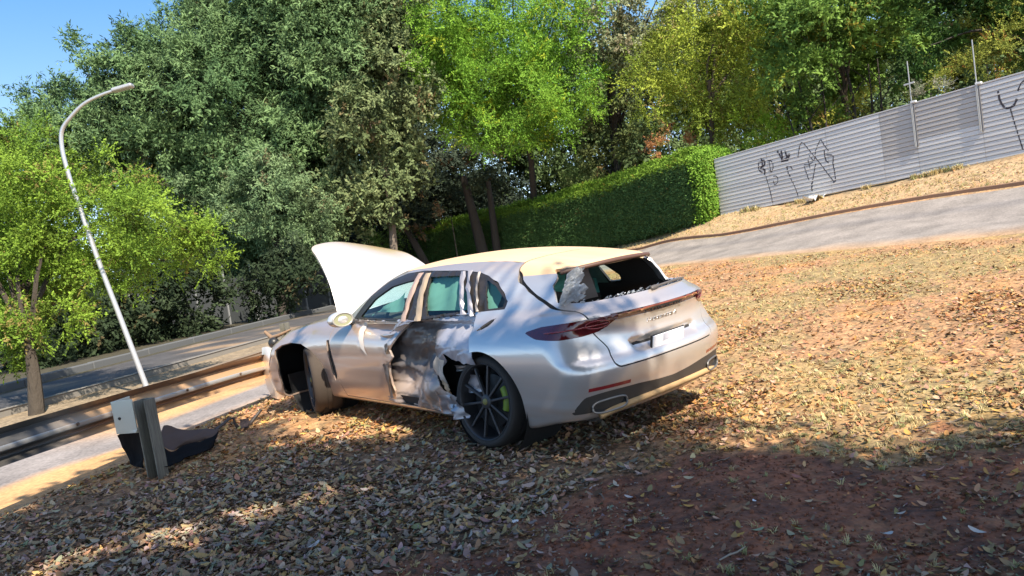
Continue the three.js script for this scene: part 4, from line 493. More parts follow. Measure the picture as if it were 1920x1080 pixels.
  const roofPart = take((x, y, z) => Math.max(Math.abs(y) - lerp(.47, .57, clamp(x)), 1.25 - z, x - 1.37 + .2 * y * y, -.2 - x)); // the dusty panel between the rails
  const crease = (a, b, s) => { let v = 0; for (const [th, f, ph, w] of [[.5, 1, .3, 1], [1.75, 1.35, 1.1, .8], [2.55, .8, .7, .9], [1.05, 2.1, .2, .35]]) { const u = (a * Math.cos(th) + b * Math.sin(th)) * f * s + ph + .35 * noise3(a * s * .6, b * s * .6, th * 9); v += w * Math.abs(u - 2 * Math.floor(u / 2) - 1); } return v / 3 - .5; };
  const bulge = (x, y, z) => { if (y < .3) return [x, y, z]; const d = sstep(2.7, 3.5, x); const cr = x > 3.1 ? sstep(3.1, 3.5, x) : 0; return [x - .03 * cr * crease(y, z, 5), y + .17 * d * sstep(.3, .8, y) + .05 * cr * crease(x, z, 6), z - .02 * d + .04 * cr * crease(x, y, 5)]; };
  // crumple: sharp-edged random folds of sheet metal
  const fold = (a, b, s) => { const u = fbm(a * s, b * s, 3.3, 2) * 2 - 1, v = fbm(a * s + 9, b * s + 4, 8.1, 2) * 2 - 1; return Math.abs(u) * 1.3 - Math.abs(v); };
  const quarter = (x, y, z) => { [x, y, z] = bulge(x, y, z); if (y > .3 && x < .35 && x > -.6 && z > 1.0) { const k = sstep(.35, .1, x) * sstep(-.6, -.25, x) * sstep(1.0, 1.12, z); y -= k * .028 * (fold(x, z, 3.2) + .25 * Math.sin(x * 40 + z * 26)); } return [x, y, z]; };
  mesh('body_shell', skinGeo(body, { thick: .018, color: dust, warp: quarter }), paint, car);
  mesh('roof_panel', skinGeo(roofPart, { color: roofDust }), dusty, car, 'roof under a coat of orange dust');
  // inner lining, a dark copy of the shell 2.5 cm inside
  { let lin = bodyForLiner; for (const f of [(x, y, z) => Math.max(fgl(x, z) - .01, .3 - Math.abs(y)), (x, y, z) => Math.max(rgl(x, z) - .01, .3 - Math.abs(y)), (x, y, z) => Math.max(qgl(x, z) - .01, .3 - Math.abs(y)), (x, y, z) => Math.max(rearOpen(y, z) - .012, x + .3, -.99 - x), (x, y, z) => Math.max(Math.abs(y) - lerp(.5, .64, (x - 1.4) / .8), 1.4 - x, x - 2.23, 1.0 - z), (x, y, z) => Math.max(bonF(x, y, z) - .02, 0 * z), (x, y, z) => Math.max(rdL(x, z) + .0, .3 - y, .3 - z)]) lin = splitSkin(lin, f)[1];
    const w = (x, y, z) => { const g = CF.grad(x, y, z), l = Math.hypot(...g) + 1e-6; return bulge(x - g[0] / l * .026, y - g[1] / l * .026, z - g[2] / l * .026); };
    mesh('inner_lining', skinGeo(lin, { warp: w }), inner, car); }
  mesh('window_frame', skinGeo(fr, { thick: .02, warp: (x, y, z) => [x, y - .004 - (x < 1.1 && x > -.05 ? .03 * fold(x, z, 9) * sstep(-.05, .15, x) : 0), z] }), trimM, car);
  mesh('window_frame', skinGeo(frR, { thick: .02 }), trimM, car);
  const pane = (g, d) => skinGeo(g, { warp: (x, y, z) => [x, y - d * Math.sign(y), z] });
  mesh('front_window', pane(glassL[0], .014), glassM, car); mesh('rear_window', pane(glassL[1], .02), glassM, car); mesh('quarter_window', pane(glassL[2], .014), glassM, car);
  mesh('front_window', pane(glassR[0], .01), glassM, car); mesh('rear_window', pane(glassR[1], .01), glassM, car); mesh('quarter_window', pane(glassR[2], .01), glassM, car);
  mesh('windscreen', skinGeo(screen), glassM, car);
  // the bare front pillar strip and the torn centre pillar
  const onSkin = (x, z, out = 0) => { let y = .3, s = .01; for (let i = 0; i < 100 && CF.field(x, y + s, z) < 0; i++) y += s; return [x, y + s / 2 + out, z]; };
  const ribbon = (pts, w, out, wob, seed) => { // a bent strip of sheet lying on the skin
    const R = rngOf(seed), pos = [], idx = [], n = pts.length; pts.forEach(([x, z], i) => { const ww = w * (1 + wob * .6 * (R() - .5)); for (const s of [-1, -.35, .35, 1]) { const p = onSkin(x + s * ww / 2, z, out + (Math.abs(s) < .5 ? .012 : 0) + wob * .016 * (R() - .5)); pos.push(...toLocal(p)); } });
    for (let i = 0; i + 1 < n; i++) for (let j = 0; j < 3; j++) { const a = i * 4 + j; idx.push(a, a + 4, a + 1, a + 4, a + 5, a + 1); } const g = geoOf(pos, idx); return toCreasedNormals(g, .5); };
  const col = (c, r = .4, m = .5) => new THREE.MeshPhysicalMaterial({ color: c, roughness: r, metalness: m, clearcoat: .4 });
  const warm = col(RGB(.52, .36, .28), .5, .3), lilac = col(RGB(.34, .33, .36), .4, .6), darkSheet = col(RGB(.16, .145, .14), .45, .4), tan = col(RGB(.42, .32, .22), .6, .2);
  const seqZ = (x0, z0, x1, z1, n) => Array.from({ length: n }, (_, i) => [lerp(x0, x1, i / (n - 1)), lerp(z0, z1, i / (n - 1))]);
  mesh('centre_pillar', ribbon(seqZ(1.02, 1.37, 1.05, .98, 9), .075, .004, .5, 3), warm, car); mesh('centre_pillar', ribbon(seqZ(.955, 1.375, .93, .95, 9), .06, -.03, .6, 5), black, car);
  mesh('centre_pillar', ribbon(seqZ(.895, 1.365, .83, .985, 10), .085, .012, .5, 7), tan, car);
  mesh('bent_trim', ribbon(seqZ(.43, 1.36, .27, 1.03, 9), .05, .012, 1.2, 11), lilac, car); mesh('bent_trim', ribbon(seqZ(.34, 1.36, .17, 1.02, 9), .055, .02, 1.4, 12), lilac, car); mesh('bent_trim', ribbon(seqZ(.24, 1.345, .12, 1.05, 8), .035, .012, 1.2, 13), darkSheet, car);
  // front door, with its scrape
  mesh('front_door', skinGeo(doorFL, { thick: .02, color: dust, warp: (x, y, z) => { const k = sstep(1.55, 1.1, x) * sstep(.95, .7, z); return [x, y + .02 * k * (fold(x, z, 6)) + .012 * k, z]; } }), paint, car);
  mesh('front_door', skinGeo(doorFR, { thick: .02, color: dust }), paint, car); mesh('rear_door', skinGeo(doorRR, { thick: .02, color: dust }), paint, car);
  { const sc = new THREE.MeshStandardMaterial({ color: RGB(.60, .53, .47), roughness: .5 }), pts = [[1.78, .93], [1.765, .87], [1.735, .8], [1.69, .72], [1.63, .66]], pos = [], idx = [], wd = [.034, .042, .042, .034, .010]; pts.forEach(([x, z], i) => { pos.push(...toLocal(onSkin(x - wd[i], z, .006)), ...toLocal(onSkin(x + wd[i], z + .01, .006))); if (i) idx.push(2 * i - 2, 2 * i, 2 * i - 1, 2 * i, 2 * i + 1, 2 * i - 1); }); mesh('scrape', geoOf(pos, idx), sc, car); }
  { const h = []; for (let i = 0; i < 9; i++) h.push(toLocal(onSkin(lerp(1.42, 1.21, i / 8), lerp(.848, .862, i / 8), .006 + .022 * Math.sin(Math.PI * i / 8)))); const dh = mesh('door_handle', tube(h, h.map((_, i) => .006 + .008 * Math.sin(Math.PI * i / 8)), 8), std(RGB(.6, .57, .55), .3, .8), car); }
  // crushed rear door: a sheet of folds over a grid
  {
    const pts = [ // x, z, depth behind the skin
      [1.26, .95, .03], [1.3, .72, .10], [1.33, .5, .09], [1.3, .3, .02], [1.15, .85, .09], [1.12, .66, .17], [1.15, .45, .14], [1.1, .33, -.01], [1.0, .93, .06], [.95, .8, .17], [.95, .62, .23], [.95, .45, .17], [.9, .38, -.045], [.9, .25, -.01],
      [.8, .95, .035], [.75, .82, .13], [.74, .68, .2], [.74, .52, .09], [.7, .42, -.06], [.65, .25, -.03], [.6, .93, .03], [.58, .8, .05], [.55, .66, .035], [.52, .5, -.02], [.5, .38, -.05], [.48, .25, -.05], [.4, .97, .015], [.4, .82, .06], [.38, .72, .05], [.3, .9, .045], [.26, .78, .02], [.2, .7, .06], [.13, .93, .03], [.1, .75, .04], [.3, .5, .1], [.3, .3, -.04], [.12, .5, .1]];
    const depth = (x, z) => { let w = 0, s = 0; for (const [a, b, d] of pts) { const q = 1 / (Math.pow((x - a) ** 2 + (z - b) ** 2, 1.5) + 4e-4); w += q; s += q * d; } return s / w; };
    const hole = polySdf([[.52, .76], [.50, .66], [.6, .56], [.47, .42], [.28, .36], [.0, .36], [.0, .63], [.15, .66], [.3, .66], [.4, .68]]), outl = polySdf([[1.5, .22], [1.42, .6], [1.36, .8], [1.2, .97], [.9, .985], [.29, 1.025], [.135, 1.03], [.125, .95], [.115, .87], [.07, .77], [.06, .62], [.3, .45], [.4, .24]]);
    const nx = 120, nz = 72, P = [], T = []; for (let j = 0; j <= nz; j++) for (let i = 0; i <= nx; i++) { const x = lerp(.0, 1.5, i / nx), z = lerp(.2, 1.04, j / nz), b = onSkin(x, Math.max(z, .22), 0)[1]; const kk = sstep(1.02, .9, z) * (x > .45 ? 1 : .6); P.push([x, b - depth(x, z) - .13 * kk * crease(x + .2, z, 4.2) - .022 * kk * crease(z, x, 13), z]); }
    for (let j = 0; j < nz; j++) for (let i = 0; i < nx; i++) { const a = j * (nx + 1) + i, b = a + 1, c = a + nx + 1, d = c + 1; T.push([a, c, b], [b, c, d]); }
    let sh = splitSkin({ P, T }, (x, y, z) => outl(x, z))[0]; sh = splitSkin(sh, (x, y, z) => hole(x, z) + .05 * (fbm(x * 14, z * 14, 1, 3) - .5))[1];
    const tint = (x, y, z) => { const k = clamp(sstep(.48, .64, x) * sstep(1.0, .9, z)), lo = sstep(.54, .45, z), n = .8 + .4 * fbm(x * 9, z * 9, 2, 3); const dk = k * (1 - lo); return [lerp(.52, .20, dk) * n, lerp(.52, .175, dk) * lerp(1, .8, lo) * n, lerp(.57, .165, dk) * lerp(1, .62, lo) * n]; };  // shade of the hollow and the lit lower part painted into the sheet
    mesh('rear_door', skinGeo(sh, { color: tint, thick: .006 }), new THREE.MeshPhysicalMaterial({ color: RGB(.78, .78, .8), roughness: .5, metalness: .4, clearcoat: .25, clearcoatRoughness: .25, vertexColors: true }), car, 'crushed rear door, stove in and torn open above the sill');
    // torn flaps: pale strip standing in the hole, folded lip, scraps along the sill
    const sheet = (corners, n, amp, seed, mat, nm = 'torn_sheet') => { const pos = [], idx = []; for (let j = 0; j <= n; j++) for (let i = 0; i <= n; i++) { const u = i / n, v = j / n, p = [0, 1, 2].map(k => lerp(lerp(corners[0][k], corners[1][k], u), lerp(corners[3][k], corners[2][k], u), v)); const w = amp * 1.6 * crease(u + seed, v, 2.6) + amp * .8 * Math.sin(u * Math.PI); p[1] += w; p[0] += w * .4; pos.push(...toLocal(p)); } for (let j = 0; j < n; j++) for (let i = 0; i < n; i++) { const a = j * (n + 1) + i; idx.push(a, a + n + 1, a + 1, a + 1, a + n + 1, a + n + 2); } mesh(nm, toCreasedNormals(geoOf(pos, idx), .7), mat, car); };
    const paleSheet = col(RGB(.60, .55, .51), .4, .3);
    sheet([[.575, .93, .55], [.505, .955, .72], [.47, .93, .67], [.465, .90, .44]], 7, .03, 2, paleSheet); sheet([[.5, .92, .47], [.47, .95, .52], [.43, .93, .43], [.46, .9, .38]], 5, .02, 5, tan);
    sheet([[.62, .95, .42], [.40, .97, .40], [.30, .96, .25], [.56, .93, .23]], 9, .035, 8, lilac); sheet([[.44, .94, .36], [.28, .96, .36], [.22, .95, .22], [.40, .96, .21]], 9, .045, 11, lilac);
    sheet([[.42, .86, .62], [.14, .89, .645], [.13, .89, .605], [.42, .84, .565]], 5, .02, 14, darkSheet); sheet([[.36, .84, .56], [.08, .87, .56], [.07, .87, .43], [.3, .85, .4]], 6, .03, 17, lilac);
    sheet([[1.34, .90, .76], [1.22, .955, .80], [1.24, .96, .70], [1.34, .9, .68]], 6, .015, 21, darkSheet); sheet([[1.38, .93, .6], [1.27, .955, .6], [1.255, .95, .3], [1.36, .9, .3]], 7, .02, 23, darkSheet); sheet([[1.12, .9, .93], [.98, .9, .96], [.86, .875, .985], [1.02, .84, 1.0]], 6, .02, 25, lilac);
    sheet([[1.22, .905, .875], [1.14, .92, .90], [1.05, .88, .98], [1.10, .86, .99]], 6, .02, 31, lilac);
    mesh('sill', join([boxAt(1.9, .07, .09, 1.3, .225, -.80, 0, 0, 0, .02)]), black, car);
    mesh('door_cavity', join([boxAt(1.3, .85, .02, .75, .62, -.60), boxAt(1.3, .02, .3, .75, .22, -.72)]), matt, car);
  }
  mesh('side_vent', skinGeo(vent, { warp: (x, y, z) => [x, y - .02, z] }), black, car); mesh('body_gap', skinGeo(crescent, { warp: (x, y, z) => [x, y - .03, z] }), matt, car);
  // tailgate: pressed-in plate recess, lettering, plate, wiper, spoiler
  const recess = polySdf([[.40, .765], [-.40, .765], [-.36, .655], [.36, .655]]);
  let gr = splitSkin(gate, (x, y, z) => Math.max(1.285 - z, -.12 - .0 - x - .6)); const spoilTop = gr[0];
  const gm = mesh('tailgate', skinGeo(gr[1], { thick: .02, color: dust, warp: (x, y, z) => { const d = recess(y, z), k = sstep(.012, -.03, d) * (x < -.9 ? 1 : 0); return [x + .032 * k * sstep(.655, .74, z), y, z]; } }), paint, car);
  mesh('spoiler', skinGeo(spoilTop, { thick: .03, color: roofDust }), dusty, car, 'roof spoiler coated with orange dust');
  mesh('spoiler_lip', (() => { const p = []; for (let i = 0; i <= 24; i++) { const y = lerp(.53, -.53, i / 24); p.push(toLocal([-.735 + .16 * Math.pow(Math.abs(y) / .55, 2.4), y, 1.318 - .03 * Math.pow(Math.abs(y) / .55, 2)])); } return tube(p, .019, 6); })(), std(RGB(.10, .05, .035), .5), car);
  const surfX = (y, z) => { let x = -1.3; for (let i = 0; i < 300 && CF.field(x, y, z) > 0; i++) x += .002; return x; };
  { const pl = boxAt(.012, .125, .385, 0, 0, 0, 0, 0, 0, .004), pm = mesh('number_plate', pl, std(RGB(.86, .86, .90), .5), car); pm.position.set(-1.105, .700, -.025); pm.rotation.z = .18; pm.rotation.y = 0; mesh('plate_frame', boxAt(.016, .142, .405, .008, -.003, 0, 0, 0, 0, .004), black, pm);
    mesh('plate_mark', join([boxAt(.003, .05, .07, -.0075, .036, -.035), boxAt(.003, .06, .085, -.0075, -.028, .13)]), std(RGB(.58, .58, .66), .6), pm); }
  const stripM = std(RGB(.40, .20, .09), .45), stripShadow = std(RGB(.20, .05, .03), .4);  // darker band paints the shadow along the upper edge of the strip
  const sm = mesh('light_strip', skinGeo(strip, { warp: (x, y, z) => [x + .012, y, z] }), stripM, car, 'dusty red light strip across the tailgate'); mesh('strip_edge_shadow', skinGeo(stripTop, { warp: (x, y, z) => [x + .012, y, z] }), stripShadow, sm);
  const font = await new FontLoader().loadAsync('fonts/droid/droid_sans_bold.typeface.json'), serif = await new FontLoader().loadAsync('fonts/droid/droid_serif_bold.typeface.json');
  const words = (txt, f, h, y0, wid, z, mat, parent, slant = 0, drop = 0) => { const parts = [], total = []; let x = 0; const ls = [...txt].map(c => { const g = new TextGeometry(c, { font: f, size: h, depth: .004, curveSegments: 3, bevelEnabled: false }); g.computeBoundingBox(); return g; }); const adv = ls.map((g, i) => txt[i] === ' ' ? h * .4 : g.boundingBox.max.x + h * .12), sum = adv.reduce((a, b) => a + b, 0); let s = wid / sum; ls.forEach((g, i) => { const y = y0 - x * s; x += adv[i]; if (txt[i] === ' ') return; const m = new THREE.Matrix4().makeRotationY(-Math.PI / 2); g.applyMatrix4(new THREE.Matrix4().makeScale(s, 1, 1)); if (slant) g.applyMatrix4(new THREE.Matrix4().makeShear(0, 0, slant, 0, 0, 0)); g.applyMatrix4(m); g.translate(surfX(y, z) - .002 + drop, z - h / 2, -y); parts.push(g); }); return mesh('lettering', join(parts), mat, parent); };
  words('PORSCHE', font, .03, .235, .47, .951, std(RGB(.02, .018, .018), .4), sm, 0, .010); words('Panamera 4', serif, .026, .19, .37, .875, chrome, gm, .25);
  { const w = []; for (let i = 0; i <= 10; i++) { const y = lerp(.02, -.52, i / 10); w.push(toLocal([surfX(y, 1.075) - .012, y, 1.083 + .012 * Math.sin(i / 10 * 3)])); } mesh('rear_wiper', tube(w, w.map((_, i) => i < 2 ? .018 : .009), 6), std(RGB(.09, .08, .075), .5), gm); }
  { // shattered glass left in the frame, left side and along the lower edge
    const R = rngOf(77), pos = [], idx = []; const put = (y, z, s) => { const c = [surfX(y, z) + .012 + R() * .012, y, z]; const k = pos.length / 3, n = 5; for (let i = 0; i < n; i++) { const a = (i + R() * .6) / n * 6.28, q = s * (.5 + R()); pos.push(...toLocal([c[0] + (Math.sin(a) * -.75 * q) + (R() - .5) * .012, c[1] + Math.cos(a) * q, c[2] + Math.sin(a) * q * .7 + (R() - .5) * .01])); } for (let i = 1; i + 1 < n; i++) idx.push(k, k + i, k + i + 1); };
    for (let i = 0; i < 420; i++) { const v = R(), z = lerp(1.08, 1.29, v), y = lerp(.645, .50, (z - 1.075) / .24) - R() * R() * lerp(.06, .15, v); put(y, z, .018 + R() * .02); } for (let i = 0; i < 110; i++) { const y = lerp(.6, -.6, R()); put(y, 1.075 + R() * R() * .018, .008 + R() * .01); }
    mesh('broken_glass', geoOf(pos, idx), shard, car, 'crazed white glass left in the rear window frame').userData.kind = 'stuff'; }
  // lamps
  const lampMesh = (m, s) => { const l = mesh('tail_light', skinGeo(m, { thick: .03, warp: (x, y, z) => [x, y, z] }), redM, car); const q = []; for (let i = 0; i < 16; i++) { const a = lerp(34, 70, i / 15) / 57.3, z = lerp(.905, .925, i / 15); let r = .3; while (CF.field(-.3 - Math.sin(a) * r, .3 + Math.cos(a) * r, z) < 0) r += .004; q.push(toLocal([-.3 - Math.sin(a) * (r + .002), s * (.3 + Math.cos(a) * (r + .002)), z])); } mesh('lamp_bar', tube(q, .006, 5), brightRed, l); const e = []; for (let i = 0; i <= 20; i++) { const t = i / 20 * 6.283, a = (64 + 7 * Math.cos(t)) / 57.3, z = .925 + .028 * Math.sin(t); let r = .3; while (CF.field(-.3 - Math.sin(a) * r, .3 + Math.cos(a) * r, z) < 0) r += .004; e.push(toLocal([-.3 - Math.sin(a) * (r + .002), s * (.3 + Math.cos(a) * (r + .002)), z])); } mesh('lamp_ring', tube(e, .005, 5), brightRed, l); };
  lampMesh(lampL, 1); lampMesh(lampR, -1);
  mesh('rear_bumper', skinGeo(bump, { thick: .015, color: dust }), paint, car); const dm = mesh('diffuser', skinGeo(diff, { thick: .03 }), diffM, car);
  { const p = []; for (let i = 0; i <= 30; i++) { const y = lerp(.72, -.72, i / 30); p.push(toLocal([surfX(y, .34) - .004, y, .30 + .045 * (1 - Math.pow(Math.abs(y) / .72, 4))])); } mesh('lower_lip', tube(p, .026, 6), dustDiff, dm, 'lower lip caked with orange earth'); }
  mesh('reflector', skinGeo(refL), brightRed, car); mesh('reflector', skinGeo(refR), brightRed, car);
  for (const s of [1, -1]) { const ring = [], n = 28, ex = base('x'); scene.remove(ex); delete used['x']; for (let i = 0; i <= n; i++) { const t = i / n * 6.2832, y = s * .645 + .135 * Math.sign(Math.cos(t)) * Math.pow(Math.abs(Math.cos(t)), .6), z = .382 - .02 * Math.abs(y) * 1.2 + .042 * Math.sign(Math.sin(t)) * Math.pow(Math.abs(Math.sin(t)), .6); ring.push(toLocal([surfX(y, .38) - .012, y, z])); } const t = mesh('exhaust_tip', tube(ring, .008, 6), steel, car); const c = ring.map(p => V3(...p)), pos = [], idx = []; const m = c.reduce((a, b) => a.add(b), V3(0, 0, 0)).divideScalar(c.length); pos.push(m.x + .05, m.y, m.z); c.forEach(p => pos.push(p.x + .004, p.y, p.z)); for (let i = 1; i < c.length; i++) idx.push(0, i, i + 1); mesh('exhaust_mouth', geoOf(pos, idx), matt, t); }
  // bonnet swung up about its rear edge, twisted and shortened
  { const w = (x, y, z) => { const u = (x - 2.27), k = clamp((y + .65) / 1.3), a = lerp(.60, .90, k) + .04 * u, L = lerp(.90, .87, k), dx = u * L, yb = Math.max(0, y - .1), dz = (z - .99) * .9 + .15 * (u * (1.3 - u)) - .36 * yb * yb; return [2.30 + dx * Math.cos(a) - dz * Math.sin(a), y * 1.0 - .06 * u + .02, 1.0 + dx * Math.sin(a) + dz * Math.cos(a)]; };
    const dcol = (x, y, z) => { const d = clamp(sstep(2.9, 3.6, x) * .7 + .3 * (fbm(x * 2, y * 3, z, 3)) - .15 + sstep(.2, -.5, y) * .3); return [lerp(1, .98, d), lerp(1, .70, d), lerp(1, .40, d)]; };
    const b = mesh('bonnet', skinGeo(bonnet, { thick: .03, color: dcol, warp: w }), new THREE.MeshPhysicalMaterial({ color: RGB(.84, .82, .80), roughness: .30, metalness: .5, clearcoat: .9, clearcoatRoughness: .16, vertexColors: true }), car, 'raised bonnet, dusty at its front edge');
    mesh('bonnet_underside', skinGeo(bonnet, { warp: (x, y, z) => { const p = w(x, y, z), a = .8; return [p[0] + Math.sin(a) * .035, p[1] * .97, p[2] - Math.cos(a) * .035]; } }), matt, b); }
  // engine bay, floor and cabin
  mesh('engine_bay', join([boxAt(1.3, .02, 1.3, 2.95, .55, 0), boxAt(.5, .3, .7, 2.95, .68, 0, 0, 0, 0, .04), boxAt(.02, .7, 1.3, 2.3, .62, 0)]), matt, car);
  mesh('floor_pan', join([boxAt(4.4, .03, 1.4, 1.3, .26, 0), boxAt(1.0, .03, 1.15, -.4, .62, 0), boxAt(.04, .4, 1.1, .02, .78, 0)]), cabinM, car);
  const seat = (x, y) => { const s = mesh('seat', join([boxAt(.5, .16, .5, x + .22, .5, -y, 0, 0, .1, .07), boxAt(.15, .62, .5, x - .08, .82, -y, 0, 0, .22, .07)]), leather, car); mesh('headrest', boxAt(.11, .2, .27, x - .2, 1.2, -y, 0, 0, .2, .05), leather, s); };
  seat(1.25, .37); seat(1.25, -.37);
  { const s = mesh('rear_seat', join([boxAt(.5, .16, 1.2, .55, .52, 0, 0, 0, .1, .06), boxAt(.16, .6, 1.2, .2, .84, 0, 0, 0, .25, .06)]), leather, car); for (const y of [.32, -.32]) { const h = mesh('headrest', boxAt(.1, .19, .26, .08, 1.2, -y, 0, 0, .2, .05), leather, s); } }
  // curtains of the airbags and light trim seen through the open rear window
  { car.updateMatrixWorld(true); const inC = (px, py, d) => { const v = V3((px - 960) / 1400, -(py - 540) / 1400, -1).applyQuaternion(new THREE.Quaternion().setFromEuler(camera.rotation)); return car.worldToLocal(V3(0, 1.6, 0).addScaledVector(v, d / -v.z)); };
    const panel = (name, q, mat, bow) => { const c = q.map(p => inC(...p)), pos = [], idx = [], n = 8; for (let j = 0; j <= n; j++) for (let i = 0; i <= n; i++) { const u = i / n, v = j / n, p = c[0].clone().lerp(c[1], u).lerp(c[3].clone().lerp(c[2], u), v); p.x += bow * Math.sin(u * 3.1) * (.5 + .5 * Math.sin(v * 7)); pos.push(p.x, p.y, p.z); } for (let j = 0; j < n; j++) for (let i = 0; i < n; i++) { const a = j * (n + 1) + i; idx.push(a, a + n + 1, a + 1, a + 1, a + n + 1, a + n + 2); } mesh(name, geoOf(pos, idx), mat, car); };
    const teal = std(RGB(.10, .38, .30), .7), grey = std(RGB(.34, .27, .24), .8), pale = std(RGB(.70, .74, .70), .7);
    panel('side_airbag', [[1026, 534, 6.5], [1062, 503, 6.5], [1057, 548, 6.55], [1040, 545, 6.5]], teal, .03); panel('side_airbag', [[1102, 517, 7.1], [1118, 522, 7.1], [1127, 556, 6.95], [1119, 560, 6.9]], teal, .02);
    panel('trim_panel', [[1064, 500, 6.62], [1100, 496, 6.7], [1122, 556, 6.6], [1074, 568, 6.5]], grey, .02); panel('seat_cover', [[1122, 505, 7.3], [1133, 510, 7.3], [1156, 535, 7.2], [1130, 533, 7.2]], pale, .02); }
  mesh('dashboard', boxAt(.5, .25, 1.3, 2.1, .85, 0, 0, 0, 0, .08), cabinM, car); mesh('steering_wheel', (() => { const g = new THREE.TorusGeometry(.18, .016, 8, 24); g.rotateY(Math.PI / 2); g.rotateZ(.4); g.translate(1.82, .93, -.37); return g; })(), black, car);
  for (const s of [1, -1]) { // curtain airbags hanging inside the side windows
    const pos = [], idx = [], nx = 30, nz = 10; for (let j = 0; j <= nz; j++) for (let i = 0; i <= nx; i++) { const x = lerp(1.75, .0, i / nx), top = Math.min(1.35, 1.35 - .75 * Math.max(0, x - 1.25)), lo = 1.02 + (x > 1.1 ? .02 : .03), z = lerp(top, lo, j / nz), p = onSkin(x, Math.max(z, 1.0), -.075 - .03 * Math.sin(i * 1.1) * Math.sin(j / nz * 3.1)); pos.push(...toLocal([p[0], s * p[1], p[2]])); } for (let j = 0; j < nz; j++) for (let i = 0; i < nx; i++) { const a = j * (nx + 1) + i; idx.push(a, a + nx + 1, a + 1, a + 1, a + nx + 1, a + nx + 2); }
    const m = { P: [], T: [] }; for (let i = 0; i < pos.length; i += 3) m.P.push([pos[i], -pos[i + 2], pos[i + 1]]); for (let i = 0; i < idx.length; i += 3) m.T.push([idx[i], idx[i + 1], idx[i + 2]]);
    const front = polySdf([[1.78, 1.0], [1.32, 1.16], [1.22, 1.22], [1.17, 1.1], [1.15, 1.06], [1.3, 1.04]]), cutA = splitSkin(m, (x, y, z) => Math.min(x > .95 ? front(x, z) : x - .92, 9))[0]; mesh('curtain_airbag', skinGeo(cutA), bagM, car); }
  // mirrors
  for (const s of [1, -1]) { const g = new THREE.SphereGeometry(1, 24, 16); g.scale(.085, .075, .12); g.translate(2.0, 1.005, -s * .955); const mm = mesh('wing_mirror', g, new THREE.MeshPhysicalMaterial({ color: RGB(.75, .73, .72), roughness: .3, metalness: .6, clearcoat: .8 }), car); mesh('mirror_arm', boxAt(.06, .03, .16, 2.02, .955, -s * .86, s * .3, 0, 0, .012), black, mm); const f = new THREE.CircleGeometry(1, 24); f.scale(.10, .058, 1); f.rotateY(-Math.PI / 2); f.translate(1.925, 1.005, -s * .955); const fr2 = mesh('mirror_glass', f, std(RGB(.42, .43, .28), .25, .3), mm); mesh('mirror_housing', (() => { const t = new THREE.TorusGeometry(1, .12, 6, 28); t.scale(.105, .062, .10); t.rotateY(-Math.PI / 2); t.translate(1.93, 1.005, -s * .955); return t; })(), std(RGB(.40, .38, .36), .35, .3), mm); }  // mirror glass painted in the colour of reflected sunlit leaves
  // wheels
  const lathe = (prof, seg = 64) => { const g = new THREE.LatheGeometry(prof.map(p => new THREE.Vector2(p[0], p[1])), seg); g.rotateX(Math.PI / 2); return g; }; // axis along local z, +z to the outside
  const makeWheel = (dirt) => {
    const w = new THREE.Group(); w.name = 'wheel'; car.add(w);
    const R0 = .352, tw = .15, tyreM = std(dirt ? RGB(.05, .037, .028) : RGB(.035, .031, .029), .85);
    const t = mesh('tyre', lathe([[.292, tw - .012], [.31, tw - .002], [.33, tw - .002], [.343, tw - .02], [R0, tw - .045], [R0 + .002, .03], [R0 - .005, .027], [R0 - .005, .021], [R0 + .002, .018], [R0 + .002, -.02], [R0 - .005, -.023], [R0 - .005, -.029], [R0 + .002, -.032], [R0, -tw + .045], [.343, -tw + .02], [.32, -tw], [.29, -tw + .01]]), tyreM, w);
    const rim = mesh('rim', lathe([[.293, tw - .014], [.297, tw - .006], [.292, tw - .004], [.284, tw - .012], [.278, tw - .04], [.27, 0], [.265, -.12], [.29, -tw + .01]]), rimM, w);
    const spokes = []; for (let k = 0; k < 10; k++) { const a = Math.floor(k / 2) * 2 * Math.PI / 5 + (k % 2 ? .17 : -.17) + .31, a0 = Math.floor(k / 2) * 2 * Math.PI / 5 + (k % 2 ? .33 : -.33) + .31; const p0 = [Math.cos(a0) * .045, Math.sin(a0) * .045], p1 = [Math.cos(a + (k % 2 ? .12 : -.12)) * .285, Math.sin(a + (k % 2 ? .12 : -.12)) * .285]; const L = Math.hypot(p1[0] - p0[0], p1[1] - p0[1]); const g = boxAt(L, .021, .03, (p0[0] + p1[0]) / 2, (p0[1] + p1[1]) / 2, tw - .045, 0, 0, Math.atan2(p1[1] - p0[1], p1[0] - p0[0]), .006); spokes.push(g); }
    spokes.forEach(g => mesh('spoke', g, rimM, rim));
    mesh('hub', lathe([[.001, tw - .02], [.05, tw - .022], [.058, tw - .035], [.06, .02]], 32), rimM, w); mesh('centre_cap', lathe([[.001, tw - .012], [.022, tw - .013], [.026, tw - .022]], 24), std(RGB(.22, .2, .06), .5), w);
    mesh('brake_disc', lathe([[.05, .05], [.205, .05], [.205, .02], [.05, .02]], 48), std(RGB(.03, .03, .032), .5, .6), w); mesh('wheel_back', lathe([[.001, -.03], [.268, -.03]], 32), matt, w);
    const cal = new THREE.TorusGeometry(.185, .035, 8, 16, .95); cal.scale(1, 1, 1.1); cal.translate(0, 0, .06); const c = mesh('brake_caliper', cal, limeM, w); c.rotation.z = -.5; return w;
  };
  const wl = makeWheel(); wl.rotation.order = 'YXZ'; const placeW = (w, x, y, z, steer, camber, spin) => { w.position.set(x, z, -y); w.rotation.set(camber, steer, spin); };
  // outside of a left wheel faces -z locally
  const wr = wl.clone(), wf = makeWheel(true), wfr = wl.clone(); car.add(wr, wfr);
